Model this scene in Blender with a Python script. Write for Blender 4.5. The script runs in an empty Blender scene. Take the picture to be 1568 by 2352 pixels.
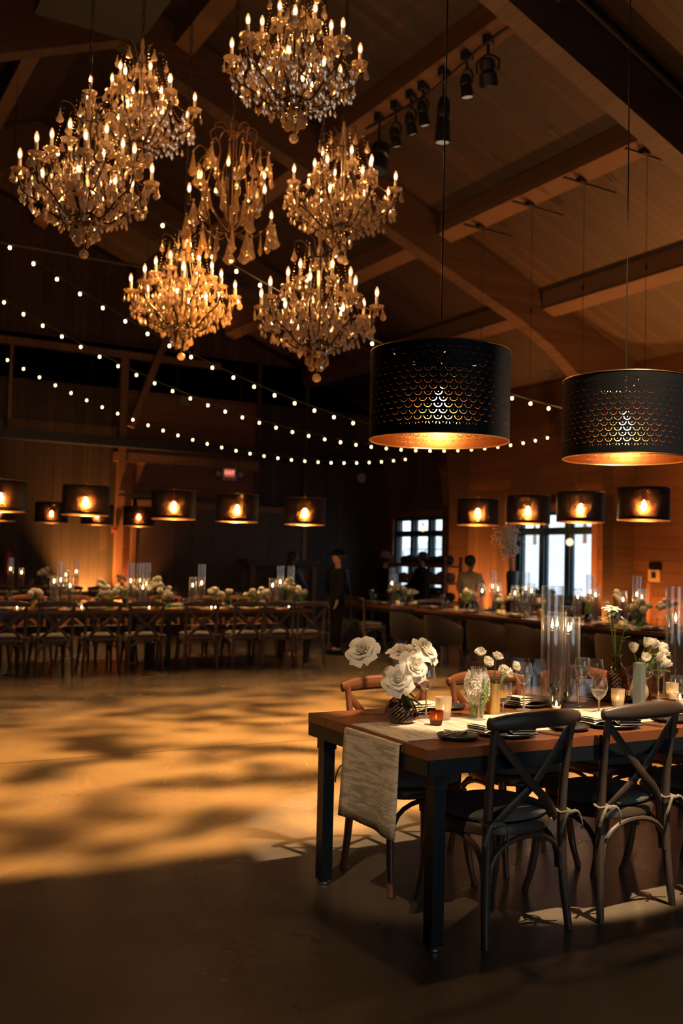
import bpy, math, random
from mathutils import Vector, Matrix, Euler
random.seed(7)
C = bpy.context.scene.collection
S = bpy.context.scene
PI = math.pi
rad = math.radians
ORD = ['first','second','third','fourth','fifth','sixth','seventh','eighth','ninth','tenth','eleventh','twelfth']

# ------------------------------------------------------------------ mesh helper
class MB:
    def __init__(s): s.v=[]; s.f=[]; s.m=[]; s.uv={}
    def add(s, vs, fs, mat=0):
        b=len(s.v); s.v += [tuple(p) for p in vs]
        for f in fs: s.f.append(tuple(b+i for i in f)); s.m.append(mat)
        return b
    def box(s, c, d, rz=0, mat=0, M=None):
        hx,hy,hz = d[0]/2,d[1]/2,d[2]/2
        vs=[Vector((x*hx,y*hy,z*hz)) for x in(-1,1) for y in(-1,1) for z in(-1,1)]
        R = M if M else Matrix.Rotation(rz,3,'Z')
        vs=[R@p+Vector(c) for p in vs]
        s.add(vs,[(0,1,3,2),(4,6,7,5),(0,4,5,1),(2,3,7,6),(0,2,6,4),(1,5,7,3)],mat)
    def bar(s, a, b, w, t, up=(0,0,1), mat=0):
        a=Vector(a);b=Vector(b);d=(b-a);L=d.length;d.normalize()
        u=Vector(up); x=d.cross(u)
        if x.length<1e-4: x=d.cross(Vector((1,0,0)))
        x.normalize(); y=x.cross(d)
        M=Matrix((x,d,y)).transposed()
        s.box((a+b)/2,(w,L,t),mat=mat,M=M)
    def tube(s, pts, r, n=8, mat=0, cap=True, closed=False, flat=1.0, up=None):
        pts=[Vector(p) for p in pts]; k=len(pts)
        rs=r if isinstance(r,(list,tuple)) else [r]*k
        vs=[];prev=None
        for i,p in enumerate(pts):
            if closed: t=pts[(i+1)%k]-pts[i-1]
            else: t=pts[min(i+1,k-1)]-pts[max(i-1,0)]
            if t.length<1e-9: t=Vector((0,0,1))
            t.normalize()
            if up is not None:
                x=t.cross(Vector(up))
                if x.length<1e-4: x=t.orthogonal()
            elif prev is None: x=t.orthogonal()
            else:
                x=prev-t*prev.dot(t)
                if x.length<1e-6: x=t.orthogonal()
            x.normalize(); prev=x; y=t.cross(x)
            for j in range(n):
                a=2*PI*j/n
                vs.append(p+x*math.cos(a)*rs[i]+y*math.sin(a)*rs[i]*flat)
        fs=[]
        for i in range(k if closed else k-1):
            i2=(i+1)%k
            for j in range(n):
                j2=(j+1)%n
                fs.append((i*n+j,i*n+j2,i2*n+j2,i2*n+j))
        if cap and not closed:
            fs.append(tuple(range(n-1,-1,-1))); fs.append(tuple((k-1)*n+j for j in range(n)))
        s.add(vs,fs,mat)
    def lathe(s, prof, n=20, mat=0, c=(0,0,0), flute=0, fn=0, M=None, sy=1):
        vs=[];fs=[];k=len(prof)
        for i,(r,z) in enumerate(prof):
            for j in range(n):
                a=2*PI*j/n; q=r*(1+flute*math.cos(fn*a)) if fn else r
                p=Vector((q*math.cos(a),q*math.sin(a)*sy,z))
                if M: p=M@p
                vs.append(p+Vector(c))
        for i in range(k-1):
            for j in range(n):
                j2=(j+1)%n
                fs.append((i*n+j,i*n+j2,(i+1)*n+j2,(i+1)*n+j))
        if prof[0][0]>1e-6: fs.append(tuple(range(n-1,-1,-1)))
        if prof[-1][0]>1e-6: fs.append(tuple((k-1)*n+j for j in range(n)))
        s.add(vs,fs,mat)
    def shell(s, prof, n=24, mat=0, c=(0,0,0), flute=0, fn=0):   # open lathe, no caps
        vs=[];fs=[];k=len(prof)
        for i,(r,z) in enumerate(prof):
            for j in range(n):
                a=2*PI*j/n; q=r*(1+flute*math.cos(fn*a)) if fn else r
                vs.append((c[0]+q*math.cos(a),c[1]+q*math.sin(a),c[2]+z))
        for i in range(k-1):
            for j in range(n):
                j2=(j+1)%n
                fs.append((i*n+j,i*n+j2,(i+1)*n+j2,(i+1)*n+j))
        s.add(vs,fs,mat)
    def ball(s, c, r, n=8, k=6, mat=0, sc=(1,1,1), M=None):
        prof=[(max(1e-7,math.sin(PI*i/k)),-math.cos(PI*i/k)) for i in range(k+1)]
        vs=[];fs=[]
        for (q,z) in prof:
            for j in range(n):
                a=2*PI*j/n; p=Vector((q*math.cos(a)*r*sc[0],q*math.sin(a)*r*sc[1],z*r*sc[2]))
                if M: p=M@p
                vs.append(p+Vector(c))
        for i in range(k):
            for j in range(n):
                j2=(j+1)%n; fs.append((i*n+j,i*n+j2,(i+1)*n+j2,(i+1)*n+j))
        s.add(vs,fs,mat)
    def octa(s, c, r, mat=0):
        x,y,z=c
        s.add([(x+r,y,z),(x-r,y,z),(x,y+r,z),(x,y-r,z),(x,y,z+r),(x,y,z-r)],
              [(0,2,4),(2,1,4),(1,3,4),(3,0,4),(2,0,5),(1,2,5),(3,1,5),(0,3,5)],mat)
    def grid(s, fn, nu, nv, mat=0):
        vs=[fn(i/nu,j/nv) for i in range(nu+1) for j in range(nv+1)]
        fs=[(i*(nv+1)+j,(i+1)*(nv+1)+j,(i+1)*(nv+1)+j+1,i*(nv+1)+j+1) for i in range(nu) for j in range(nv)]
        s.add(vs,fs,mat)
    def prism(s, poly, a, b, axis=1, mat=0):      # poly of 2D points extruded along an axis
        def P(q,t):
            return {0:(t,q[0],q[1]),1:(q[0],t,q[1]),2:(q[0],q[1],t)}[axis]
        n=len(poly); vs=[P(q,a) for q in poly]+[P(q,b) for q in poly]
        fs=[tuple(range(n)),tuple(range(2*n-1,n-1,-1))]+[(i,(i+1)%n,n+(i+1)%n,n+i) for i in range(n)]
        s.add(vs,fs,mat)
    def mesh(s, name, mats, smooth=40):
        me=bpy.data.meshes.new(name)
        me.from_pydata(s.v,[],s.f)
        for m in (mats if isinstance(mats,(list,tuple)) else [mats]): me.materials.append(m)
        me.polygons.foreach_set('material_index',s.m)
        if smooth:
            me.polygons.foreach_set('use_smooth',[True]*len(s.f))
            me.update()
            try: me.set_sharp_from_angle(angle=rad(smooth))
            except Exception: pass
        me.validate(); me.update()
        return me
    def ob(s, name, mats, parent=None, loc=(0,0,0), rz=0, smooth=40):
        return link(name, s.mesh(name,mats,smooth), parent, loc, (0,0,rz))

def link(name, data, parent=None, loc=(0,0,0), rot=(0,0,0), scale=(1,1,1)):
    o=bpy.data.objects.new(name,data); C.objects.link(o)
    o.location=loc; o.rotation_euler=rot; o.scale=scale
    if parent: o.parent=parent
    return o
def tag(o, label, cat, group=None, kind=None):
    o['label']=label; o['category']=cat
    if group: o['group']=group
    if kind: o['kind']=kind
    return o
def thing(name, label, cat, loc=(0,0,0), rz=0, group=None):
    return tag(link(name,None,None,loc,(0,0,rz)),label,cat,group)
def struct(o, label=None):
    o['kind']='structure'
    if label: o['label']=label
    return o
KIDS={}
def kids(o):
    return [c for c in o.children]
def dup(o, loc=None, rz=None, label=None, group=None, parent=None):
    c=o.copy(); C.objects.link(c)
    if parent: c.parent=parent
    if loc is not None: c.location=loc
    if rz is not None: c.rotation_euler=(0,0,rz)
    if label: c['label']=label
    if group: c['group']=group
    for k in kids(o): dup(k,parent=c)
    return c
def catmull(pts, n=6):
    P=[Vector(p) for p in pts]; P=[P[0]*2-P[1]]+P+[P[-1]*2-P[-2]]; out=[]
    for i in range(1,len(P)-2):
        for k in range(n):
            t=k/n; a,b,c,d=P[i-1],P[i],P[i+1],P[i+2]
            out.append(0.5*((2*b)+(c-a)*t+(2*a-5*b+4*c-d)*t*t+(3*b-a-3*c+d)*t**3))
    out.append(P[-2]); return out

# ------------------------------------------------------------------ material helper
class NT:
    def __init__(s,name):
        s.m=bpy.data.materials.new(name); s.m.use_nodes=True; s.t=s.m.node_tree; s.t.nodes.clear()
        s.out=s.t.nodes.new('ShaderNodeOutputMaterial')
    def n(s,typ,ins=None,**props):
        nd=s.t.nodes.new('ShaderNode'+typ)
        for k,v in props.items(): setattr(nd,k,v)
        for k,v in (ins or {}).items():
            sk=nd.inputs[k]
            if isinstance(v,bpy.types.NodeSocket): s.t.links.new(v,sk)
            else: sk.default_value=v
        return nd
    def math(s,op,a,b=None,c=None,clamp=False):
        ins={0:a}
        if b is not None: ins[1]=b
        if c is not None: ins[2]=c
        return s.n('Math',ins,operation=op,use_clamp=clamp).outputs[0]
    def mix(s,f,a,b,blend='MIX'):
        nd=s.t.nodes.new('ShaderNodeMix'); nd.data_type='RGBA'; nd.blend_type=blend
        for k,v in ((0,f),(6,a),(7,b)):
            if isinstance(v,bpy.types.NodeSocket): s.t.links.new(v,nd.inputs[k])
            else: nd.inputs[k].default_value=v if k==0 else (tuple(v)+(1,))[:4]
        return nd.outputs[2]
    def noise(s,vec,scale=5,detail=3,rough=.5,dist=0):
        return s.n('TexNoise',{'Vector':vec,'Scale':scale,'Detail':detail,'Roughness':rough,'Distortion':dist}).outputs['Fac']
    def obj(s): return s.n('TexCoord').outputs['Object']
    def scale(s,v,sc): return s.n('Mapping',{'Vector':v,'Scale':sc}).outputs[0]
    def ramp(s,f,a,b,c0=(0,0,0),c1=(1,1,1)):
        nd=s.n('ValToRGB',{0:f}); e=nd.color_ramp.elements
        e[0].position=a;e[1].position=b;e[0].color=tuple(c0)+(1,);e[1].color=tuple(c1)+(1,)
        return nd.outputs[0]
    def bsdf(s,col,rough=.5,metal=0,bump=None,bs=.3,**kw):
        ins={'Base Color':col if isinstance(col,bpy.types.NodeSocket) else tuple(col)+(1,),'Roughness':rough,'Metallic':metal}
        ins.update(kw)
        p=s.n('BsdfPrincipled',ins)
        if bump is not None:
            b=s.n('Bump',{'Height':bump,'Strength':bs,'Distance':.01})
            s.t.links.new(b.outputs[0],p.inputs['Normal'])
        return p.outputs[0]
    def fin(s,sh): s.t.links.new(sh,s.out.inputs['Surface']); return s.m
def plain(name,col,rough=.5,metal=0,nz=.12,sc=20,bs=.15,**kw):
    t=NT(name); f=t.noise(t.obj(),sc,3)
    a=tuple(c*(1-nz) for c in col); b=tuple(min(1,c*(1+nz)) for c in col)
    return t.fin(t.bsdf(t.mix(f,a,b),rough,metal,f,bs,**kw))
def emit(name,col,st):
    t=NT(name); return t.fin(t.n('Emission',{'Color':tuple(col)+(1,),'Strength':st}).outputs[0])
def planks(name,across,width,along,length,c1,c2,rough=.6,gap=.03,bs=.5,grain=(25,2)):
    t=NT(name); v=t.obj(); sp=t.n('SeparateXYZ',{0:v}).outputs
    a=t.math('DIVIDE',sp[across],width); i=t.math('FLOOR',a)
    r1=t.n('TexWhiteNoise',{'W':i},noise_dimensions='1D').outputs['Value']
    l=t.math('ADD',t.math('DIVIDE',sp[along],length),t.math('MULTIPLY',r1,7.0)); j=t.math('FLOOR',l)
    r2=t.n('TexWhiteNoise',{'Vector':t.n('CombineXYZ',{0:i,1:j}).outputs[0]},noise_dimensions='3D').outputs['Value']
    sc=[6,6,6]; sc[across]=grain[0]; sc[along]=grain[1]
    g=t.noise(t.scale(v,tuple(sc)),1.0,5,.6,.6)
    g2=t.noise(v,1.3,2)
    f=t.math('ADD',t.math('MULTIPLY',r2,.55),t.math('MULTIPLY',g,.6)); f=t.math('ADD',f,t.math('MULTIPLY',g2,.25)); f=t.math('SUBTRACT',f,.22,clamp=True)
    col=t.mix(f,c1,c2)
    fa=t.math('FRACT',a); e=t.math('MINIMUM',fa,t.math('SUBTRACT',1.0,fa))
    fl=t.math('FRACT',l); e2=t.math('MULTIPLY',t.math('MINIMUM',fl,t.math('SUBTRACT',1.0,fl)),length/width)
    gm=t.math('GREATER_THAN',t.math('MINIMUM',e,e2),gap)
    dark=tuple(c*.25 for c in c1)
    col=t.mix(gm,dark,col)
    h=t.math('ADD',gm,t.math('MULTIPLY',g,.35))
    return t.fin(t.bsdf(col,rough,0,h,bs))
def glassy(name,tint=(.97,.97,.97),gloss=.5,rough=.02,base=.04,gcol=(1,1,1),scatter=0):
    t=NT(name); lw=t.n('LayerWeight',{'Blend':.5}).outputs['Facing']
    f=t.math('ADD',t.math('MULTIPLY',t.math('POWER',lw,2.4),gloss),base,clamp=True)
    a=t.n('BsdfTransparent',{0:tuple(tint)+(1,)}).outputs[0]; b=t.n('BsdfGlossy',{'Color':tuple(gcol)+(1,),'Roughness':rough}).outputs[0]
    if scatter: b=t.n('MixShader',{0:scatter,1:b,2:t.n('MixShader',{0:.5,1:t.n('BsdfDiffuse',{0:(.9,.88,.84,1)}).outputs[0],2:t.n('BsdfTranslucent',{0:(.9,.88,.84,1)}).outputs[0]}).outputs[0]}).outputs[0]
    return t.fin(t.n('MixShader',{0:f,1:a,2:b}).outputs[0])

# ------------------------------------------------------------------ materials
M={}
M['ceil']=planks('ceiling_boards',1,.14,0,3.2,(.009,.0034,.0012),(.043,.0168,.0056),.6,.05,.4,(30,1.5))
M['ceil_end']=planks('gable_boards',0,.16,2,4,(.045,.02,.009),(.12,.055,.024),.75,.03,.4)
M['wall_v']=planks('weathered_vertical_boards',0,.2,2,3.6,(.014,.0073,.0035),(.072,.038,.017),.75,.025,.6,(22,1.2))
M['wall_red']=planks('reddish_horizontal_boards',2,.2,0,3.0,(.10,.032,.015),(.24,.085,.036),.7,.02,.5,(22,1.2))
M['wall_h']=planks('brown_horizontal_boards',2,.2,1,3.0,(.05,.018,.007),(.15,.06,.022),.7,.02,.5,(22,1.2))
M['wall_v2']=planks('brown_vertical_boards',1,.2,2,3.6,(.06,.028,.012),(.2,.1,.045),.75,.025,.6,(22,1.2))
M['door']=planks('dark_door_boards',0,.45,2,4,(.055,.03,.016),(.12,.07,.038),.65,.006,.3,(18,1))
M['beam']=planks('glulam_timber',2,.05,0,5,(.040,.018,.007),(.082,.039,.0165),.6,.02,.15,(30,1))
M['purlin']=planks('rough_timber',2,.3,1,9,(.05,.021,.009),(.15,.075,.036),.7,.001,.5,(40,2))
M['post']=planks('post_timber',0,.5,2,9,(.13,.055,.022),(.27,.12,.05),.65,.001,.3,(30,2))
M['black']=plain('black_powder_coat',(.012,.013,.015),.45)
M['darksteel']=plain('dark_blue_black_steel',(.012,.017,.022),.35,.3)
M['steel']=plain('brushed_steel',(.4,.4,.4),.35,1)
M['pipe']=plain('dark_pipe',(.03,.028,.026),.4,.6)
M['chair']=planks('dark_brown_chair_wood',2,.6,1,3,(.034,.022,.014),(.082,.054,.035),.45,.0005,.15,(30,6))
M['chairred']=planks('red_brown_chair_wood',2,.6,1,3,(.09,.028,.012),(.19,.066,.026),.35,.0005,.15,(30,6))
M['cushion']=plain('charcoal_seat_fabric',(.125,.115,.105),.9,0,.25,90,.4)
M['tie']=plain('linen_tie',(.19,.16,.12),.9,0,.2,60,.3)
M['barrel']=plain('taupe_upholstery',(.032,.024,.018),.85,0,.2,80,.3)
M['barrelleg']=plain('walnut_leg',(.10,.045,.02),.45)
M['brass']=plain('brass',(.75,.45,.18),.3,1)
M['gold']=plain('brushed_gold',(.62,.42,.14),.38,1)
M['bronze']=plain('aged_bronze',(.11,.055,.022),.4,.8)
M['iron']=plain('dark_iron',(.02,.014,.01),.45,.5)
M['sleeve']=plain('ivory_candle_sleeve',(.75,.62,.45),.5)
M['white']=plain('white_ceramic',(.75,.73,.68),.35)
M['silver']=plain('silver_plastic',(.45,.43,.4),.4,.3)
M['plate']=plain('charcoal_stoneware',(.028,.027,.027),.32,0,.3,30,.2)
M['napkin']=plain('cream_linen_napkin',(.62,.52,.4),.9,0,.12,70,.3)
M['napkin2']=plain('grey_linen_napkin',(.2,.19,.18),.9,0,.2,70,.3)
M['paper']=plain('card_paper',(.72,.6,.45),.8)
M['bluegrey']=plain('blue_grey_card',(.105,.125,.118),.7)
M['stem']=plain('green_stem',(.06,.16,.02),.5,0,.3,30)
M['leaf']=plain('green_leaf',(.03,.10,.02),.45,0,.4,25)
M['palegreen']=plain('pale_green_leaf',(.16,.3,.04),.5,0,.3,25)
M['skin']=plain('skin',(.27,.14,.09),.5,0,.08,20,.05)
M['hair']=plain('dark_hair',(.015,.01,.008),.5,0,.3,60,.4)
M['blackcloth']=plain('black_cloth',(.004,.004,.005),.9,0,.2,40,.3,**{'Specular IOR Level':.1})
M['navy']=plain('navy_cloth',(.012,.015,.025),.85,0,.2,40,.3)
M['blue']=plain('blue_puffer',(.012,.055,.10),.5,0,.2,30,.4)
M['teal']=plain('dark_teal_puffer',(.01,.03,.045),.5,0,.2,30,.4)
M['sweater']=plain('pale_grey_sweater',(.5,.43,.34),.9,0,.1,60,.3)
M['purple']=plain('mauve_knit',(.22,.12,.19),.9,0,.2,60,.3)
M['snow']=plain('snowy_ground',(.62,.66,.70),.9,0,.18,.35,.1)
M['wax']=plain('smoky_taper_wax',(.11,.065,.055),.45,0,.1,20,.05)
M['waxw']=plain('white_wax',(.8,.68,.5),.5)
M['dirt']=plain('dark_bundle',(.025,.03,.02),.8,0,.4,30,.4)
M['tan']=plain('tan_bundle',(.22,.14,.085),.8,0,.4,25,.4)
M['teapot']=plain('red_panel',(.35,.06,.02),.5)
M['shelf']=plain('shelf_wood',(.16,.07,.03),.6,0,.25,12)
M['winframe']=plain('dark_teal_window_frame',(.02,.045,.05),.4)
M['red']=plain('red_enamel',(.45,.05,.02),.4)
M['glass']=glassy('clear_glass',(.95,.95,.95),.95,.03,.07,(1,1,1),.22)
M['wineglass']=glassy('thin_wine_glass',(.94,.94,.93),1.0,.03,.08,(1,1,1),.22)
M['pane']=glassy('window_pane',(.93,.95,.96),.4,.02,.03)
M['smoke']=glassy('smoked_glass',(.46,.39,.34),.9,.06,.2,(.85,.75,.65))
M['amber']=glassy('amber_smoked_glass',(.52,.40,.28),.6,.08,.08,(.9,.75,.6))
M['water']=glassy('green_tinted_water',(.72,.88,.45),.4,.03,.06)
M['bulbglass']=None
def bulbmats():
    t=NT('warm_bulb_glass'); a=t.n('BsdfTransparent').outputs[0]
    e=t.n('Emission',{'Color':(1,.45,.13,1),'Strength':7.0}).outputs[0]
    M['bulbglass']=t.fin(t.n('MixShader',{0:.10,1:a,2:e}).outputs[0])
bulbmats()
M['core']=emit('glowing_filament',(1,.47,.16),250)
M['lampbulb']=emit('warm_pendant_bulb',(1,.60,.28),300)
M['farbulb']=emit('warm_pendant_bulb_dim',(1,.54,.22),1200)
M['dimbulb']=emit('warm_pendant_bulb_far',(1,.54,.22),260)
M['fairy']=emit('festoon_bulb_glow',(1,.60,.27),11)
M['flame']=emit('candle_flame',(1,.56,.2),95)
M['exitred']=emit('red_exit_letters',(1,.16,.09),1.6)
M['globe']=emit('warm_globe_bulb',(1,.75,.5),1.4)
def frosted():
    t=NT('frosted_cream_glass')
    a=t.n('BsdfTranslucent',{0:(.85,.72,.5,1)}).outputs[0]; b=t.n('BsdfDiffuse',{0:(.62,.55,.43,1)}).outputs[0]
    c=t.n('MixShader',{0:.5,1:a,2:b}).outputs[0]; d=t.n('BsdfTransparent').outputs[0]
    M['frost']=t.fin(t.n('MixShader',{0:.15,1:c,2:d}).outputs[0])
    t=NT('dark_amber_votive_glass')
    a=t.n('BsdfTranslucent',{0:(.5,.17,.05,1)}).outputs[0]; b=t.n('BsdfGlossy',{0:(.3,.25,.2,1),'Roughness':.15}).outputs[0]
    c=t.n('MixShader',{0:.25,1:a,2:b}).outputs[0]; d=t.n('BsdfTransparent',{0:(.35,.16,.07,1)}).outputs[0]
    M['votive']=t.fin(t.n('MixShader',{0:.5,1:c,2:d}).outputs[0])
frosted()
def petals():
    for nm,col,tr in (('petal',(.86,.80,.68),.35),('petal_pale',(.82,.78,.60),.35),('petal_cream',(.80,.70,.50),.3)):
        t=NT(nm); f=t.noise(t.obj(),35,2)
        c=t.mix(f,tuple(q*.92 for q in col),col)
        a=t.n('BsdfDiffuse',{0:c}).outputs[0]; b=t.n('BsdfTranslucent',{0:c}).outputs[0]
        M[nm]=t.fin(t.n('MixShader',{0:tr,1:a,2:b}).outputs[0])
petals()
def crystal():
    t=NT('cut_crystal')
    g=t.n('BsdfGlass',{'Color':(1,.9,.75,1),'Roughness':.03,'IOR':1.5}).outputs[0]
    d=t.n('MixShader',{0:.6,1:t.n('BsdfTranslucent',{0:(1,.73,.48,1)}).outputs[0],2:t.n('BsdfDiffuse',{0:(.92,.67,.42,1)}).outputs[0]}).outputs[0]; gl=t.n('BsdfGlossy',{0:(1,.86,.66,1),'Roughness':.12}).outputs[0]
    tr=t.n('BsdfTransparent',{0:(.9,.86,.8,1)}).outputs[0]
    x=t.n('MixShader',{0:.45,1:d,2:gl}).outputs[0]; y=t.n('MixShader',{0:.3,1:g,2:tr}).outputs[0]
    M['crystal']=t.fin(t.n('MixShader',{0:.62,1:y,2:x}).outputs[0])
    t=NT('amber_crystal')
    g=t.n('BsdfGlass',{'Color':(1,.85,.65,1),'Roughness':.04,'IOR':1.5}).outputs[0]
    d=t.n('MixShader',{0:.6,1:t.n('BsdfTranslucent',{0:(.9,.68,.42,1)}).outputs[0],2:t.n('BsdfDiffuse',{0:(.85,.62,.36,1)}).outputs[0]}).outputs[0]; gl=t.n('BsdfGlossy',{0:(1,.9,.75,1),'Roughness':.12}).outputs[0]
    tr=t.n('BsdfTransparent',{0:(.8,.65,.45,1)}).outputs[0]
    x=t.n('MixShader',{0:.4,1:d,2:gl}).outputs[0]; y=t.n('MixShader',{0:.5,1:g,2:tr}).outputs[0]
    M['crystal2']=t.fin(t.n('MixShader',{0:.4,1:y,2:x}).outputs[0])
crystal()
def floor_mat():
    t=NT('polished_concrete'); v=t.obj(); sp=t.n('SeparateXYZ',{0:v}).outputs
    n1=t.noise(v,.9,6,.65); n2=t.noise(v,14,4,.6); n3=t.noise(v,60,2)
    f=t.math('ADD',t.math('MULTIPLY',n1,.75),t.math('MULTIPLY',n2,.3))
    col=t.mix(f,(.076,.056,.035),(.185,.145,.098))
    # saw-cut joints
    sy=t.math('ABSOLUTE',t.math('SUBTRACT',sp[1],7.27)); j=t.math('LESS_THAN',sy,.009)
    # hairline cracks
    w=t.math('MULTIPLY',t.math('SUBTRACT',t.noise(v,3.0,5,.7),.5),.35)
    c1=t.math('LESS_THAN',t.math('ABSOLUTE',t.math('SUBTRACT',t.math('ADD',sp[0],w),t.math('ADD',1.15,t.math('MULTIPLY',sp[1],.14)))),.0022)
    c1=t.math('MULTIPLY',c1,t.math('LESS_THAN',sp[1],3.3))
    w2=t.math('MULTIPLY',t.math('SUBTRACT',t.noise(v,2.2,5,.7),.5),.5)
    c2=t.math('LESS_THAN',t.math('ABSOLUTE',t.math('SUBTRACT',t.math('ADD',sp[1],w2),t.math('ADD',2.9,t.math('MULTIPLY',sp[0],.3)))),.0022)
    c2=t.math('MULTIPLY',c2,t.math('GREATER_THAN',sp[0],2.2))
    k=t.math('MAXIMUM',j,t.math('MULTIPLY',t.math('MAXIMUM',c1,c2),.7))
    col=t.mix(k,col,(.02,.015,.012))
    ro=t.math('ADD',.19,t.math('MULTIPLY',n1,.14))
    return t.fin(t.bsdf(col,ro,0,t.math('SUBTRACT',1.0,k),.03,**{'Specular IOR Level':.33}))
M['floor']=floor_mat()
def runner_mat():
    t=NT('gilded_jacquard_runner'); v=t.obj()
    a=t.noise(t.scale(v,(60,6,60)),1.0,6,.75,.4); b=t.noise(t.scale(v,(2.2,1.2,2.2)),1.0,3)
    m=t.ramp(t.math('ADD',t.math('MULTIPLY',a,.8),t.math('MULTIPLY',b,.3)),.52,.60)
    w=t.noise(t.scale(v,(260,260,260)),1.0,1)
    base=t.mix(b,(.30,.255,.205),(.42,.37,.31))
    col=t.mix(m,base,(.70,.58,.40)); col=t.mix(t.math('MULTIPLY',w,.25),col,(.25,.2,.15))
    return t.fin(t.bsdf(col,.75,0,w,.3))
M['runner']=runner_mat()
def tabletop_mat(name,ax):
    return planks(name,1-ax,.16,ax,2.6,(.085,.026,.010),(.25,.085,.03),.28,.012,.25,(26,2.0))
M['top_x']=tabletop_mat('reclaimed_table_boards',0)
M['top_y']=tabletop_mat('reclaimed_table_boards_cross',1)
def shade_mats():
    for nm,th,dr in (('out',.0009,.0011),('in',.0011,.0013),('out_far',.0007,.001),('in_far',.0007,.001)):
        t=NT('perforated_shade_'+('black' if 'out' in nm else 'brass')+nm)
        uv=t.n('UVMap').outputs[0]; sp=t.n('SeparateXYZ',{0:uv}).outputs
        W_,H_=.0415,.0245
        v=t.math('DIVIDE',sp[1],H_); row=t.math('FLOOR',v)
        u=t.math('ADD',t.math('DIVIDE',sp[0],W_),t.math('MULTIPLY',row,.5))
        x=t.math('MULTIPLY',t.math('SUBTRACT',t.math('FRACT',u),.5),W_)
        y=t.math('MULTIPLY',t.math('SUBTRACT',t.math('FRACT',v),.5),H_)
        yc=t.math('SUBTRACT',y,.0075)
        d=t.math('SQRT',t.math('ADD',t.math('MULTIPLY',x,x),t.math('MULTIPLY',yc,yc)))
        arc=t.math('MULTIPLY',t.math('LESS_THAN',t.math('ABSOLUTE',t.math('SUBTRACT',d,.0155)),th),t.math('LESS_THAN',yc,-.0015))
        yd=t.math('SUBTRACT',y,.0045)
        dot=t.math('LESS_THAN',t.math('SQRT',t.math('ADD',t.math('MULTIPLY',x,x),t.math('MULTIPLY',yd,yd))),dr)
        hole=t.math('MAXIMUM',arc,dot)
        hole=t.math('MULTIPLY',hole,t.math('MULTIPLY',t.math('GREATER_THAN',sp[1],.035),t.math('LESS_THAN',sp[1],.352)))
        sh=t.bsdf((.004,.0045,.006),.6,**{'Specular IOR Level':.15}) if 'out' in nm else t.bsdf((.66,.30,.10),.25,1,t.math('SUBTRACT',.02,d),.8)
        M['shade_'+nm]=t.fin(t.n('MixShader',{0:hole,1:sh,2:t.n('BsdfTransparent').outputs[0]}).outputs[0])
shade_mats()
# ------------------------------------------------------------------ room shell (X along the far wall, Y away, Z up)
XR, XL, YF, YB, XM, ZE, ZR = 12.9, -5.7, 21.0, -5.0, 3.6, 5.06, 8.87
def zc(x): return ZE+.4097*(XR-abs(x-XM)-XM) if True else 0
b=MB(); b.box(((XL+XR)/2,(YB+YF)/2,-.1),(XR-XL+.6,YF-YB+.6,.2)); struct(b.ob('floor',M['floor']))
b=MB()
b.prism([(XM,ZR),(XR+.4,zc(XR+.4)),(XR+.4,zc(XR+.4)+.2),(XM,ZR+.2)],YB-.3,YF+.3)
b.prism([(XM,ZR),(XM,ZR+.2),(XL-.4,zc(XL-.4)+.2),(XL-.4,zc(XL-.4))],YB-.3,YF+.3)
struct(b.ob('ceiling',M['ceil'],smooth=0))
# far wall: board sections
b=MB()
b.box(((XL+6.36)/2,YF+.12,3.0),(6.36-XL+.3,.24,6.0),mat=0)
b.box((8.0,YF+.12,3.0),(3.28,.24,6.0),mat=1)
b.box(((9.64+XR)/2+.1,YF+.12,3.0),(XR-9.64+.2,.24,6.0),mat=0)
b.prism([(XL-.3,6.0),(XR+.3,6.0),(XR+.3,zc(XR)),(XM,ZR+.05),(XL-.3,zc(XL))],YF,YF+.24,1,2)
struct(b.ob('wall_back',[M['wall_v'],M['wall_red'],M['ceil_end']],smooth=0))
FX0,FX1,FZ0,FZ1=-.2,5.8,.3,2.75
b=MB(); b.box(((XL+FX0)/2-.1,YB-.12,3),(FX0-XL+.2,.24,6)); b.box(((XR+FX1)/2+.1,YB-.12,3),(XR-FX1+.2,.24,6)); b.box(((FX0+FX1)/2,YB-.12,FZ0/2),(FX1-FX0,.24,FZ0)); b.box(((FX0+FX1)/2,YB-.12,(FZ1+6)/2),(FX1-FX0,.24,6-FZ1)); b.prism([(XL,6),(XR,6),(XR,zc(XR)),(XM,ZR),(XL,zc(XL))],YB-.24,YB)
struct(b.ob('wall_front',M['wall_v'],smooth=0))
b=MB(); b.box((XL-.12,(YB+YF)/2,2.7),(.24,YF-YB,5.4)); struct(b.ob('wall_left',M['wall_v2'],smooth=0))
WIN=[(17.98,20.12),(13.45,15.6),(8.9,11.05),(4.3,6.4)]
WZ0,WZ1=.83,2.52
b=MB(); xc=XR+.12; ys=YB-.2
segs=[]
for (a,c) in sorted(WIN):
    segs.append((ys,a)); ys=c
segs.append((ys,YF+.2))
for (a,c) in segs:
    m=1 if a>15 else 0
    b.box((xc,(a+c)/2,(WZ0+WZ1)/2),(.24,c-a,WZ1-WZ0),mat=m)
for y0,y1,m in ((YB-.2,17.2,0),(17.2,YF+.2,1)):
    b.box((xc,(y0+y1)/2,WZ0/2),(.24,y1-y0,WZ0),mat=m)
    b.box((xc,(y0+y1)/2,(WZ1+5.3)/2),(.24,y1-y0,5.3-WZ1),mat=m)
struct(b.ob('wall_right',[M['wall_h'],M['wall_v2']],smooth=0))
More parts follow.
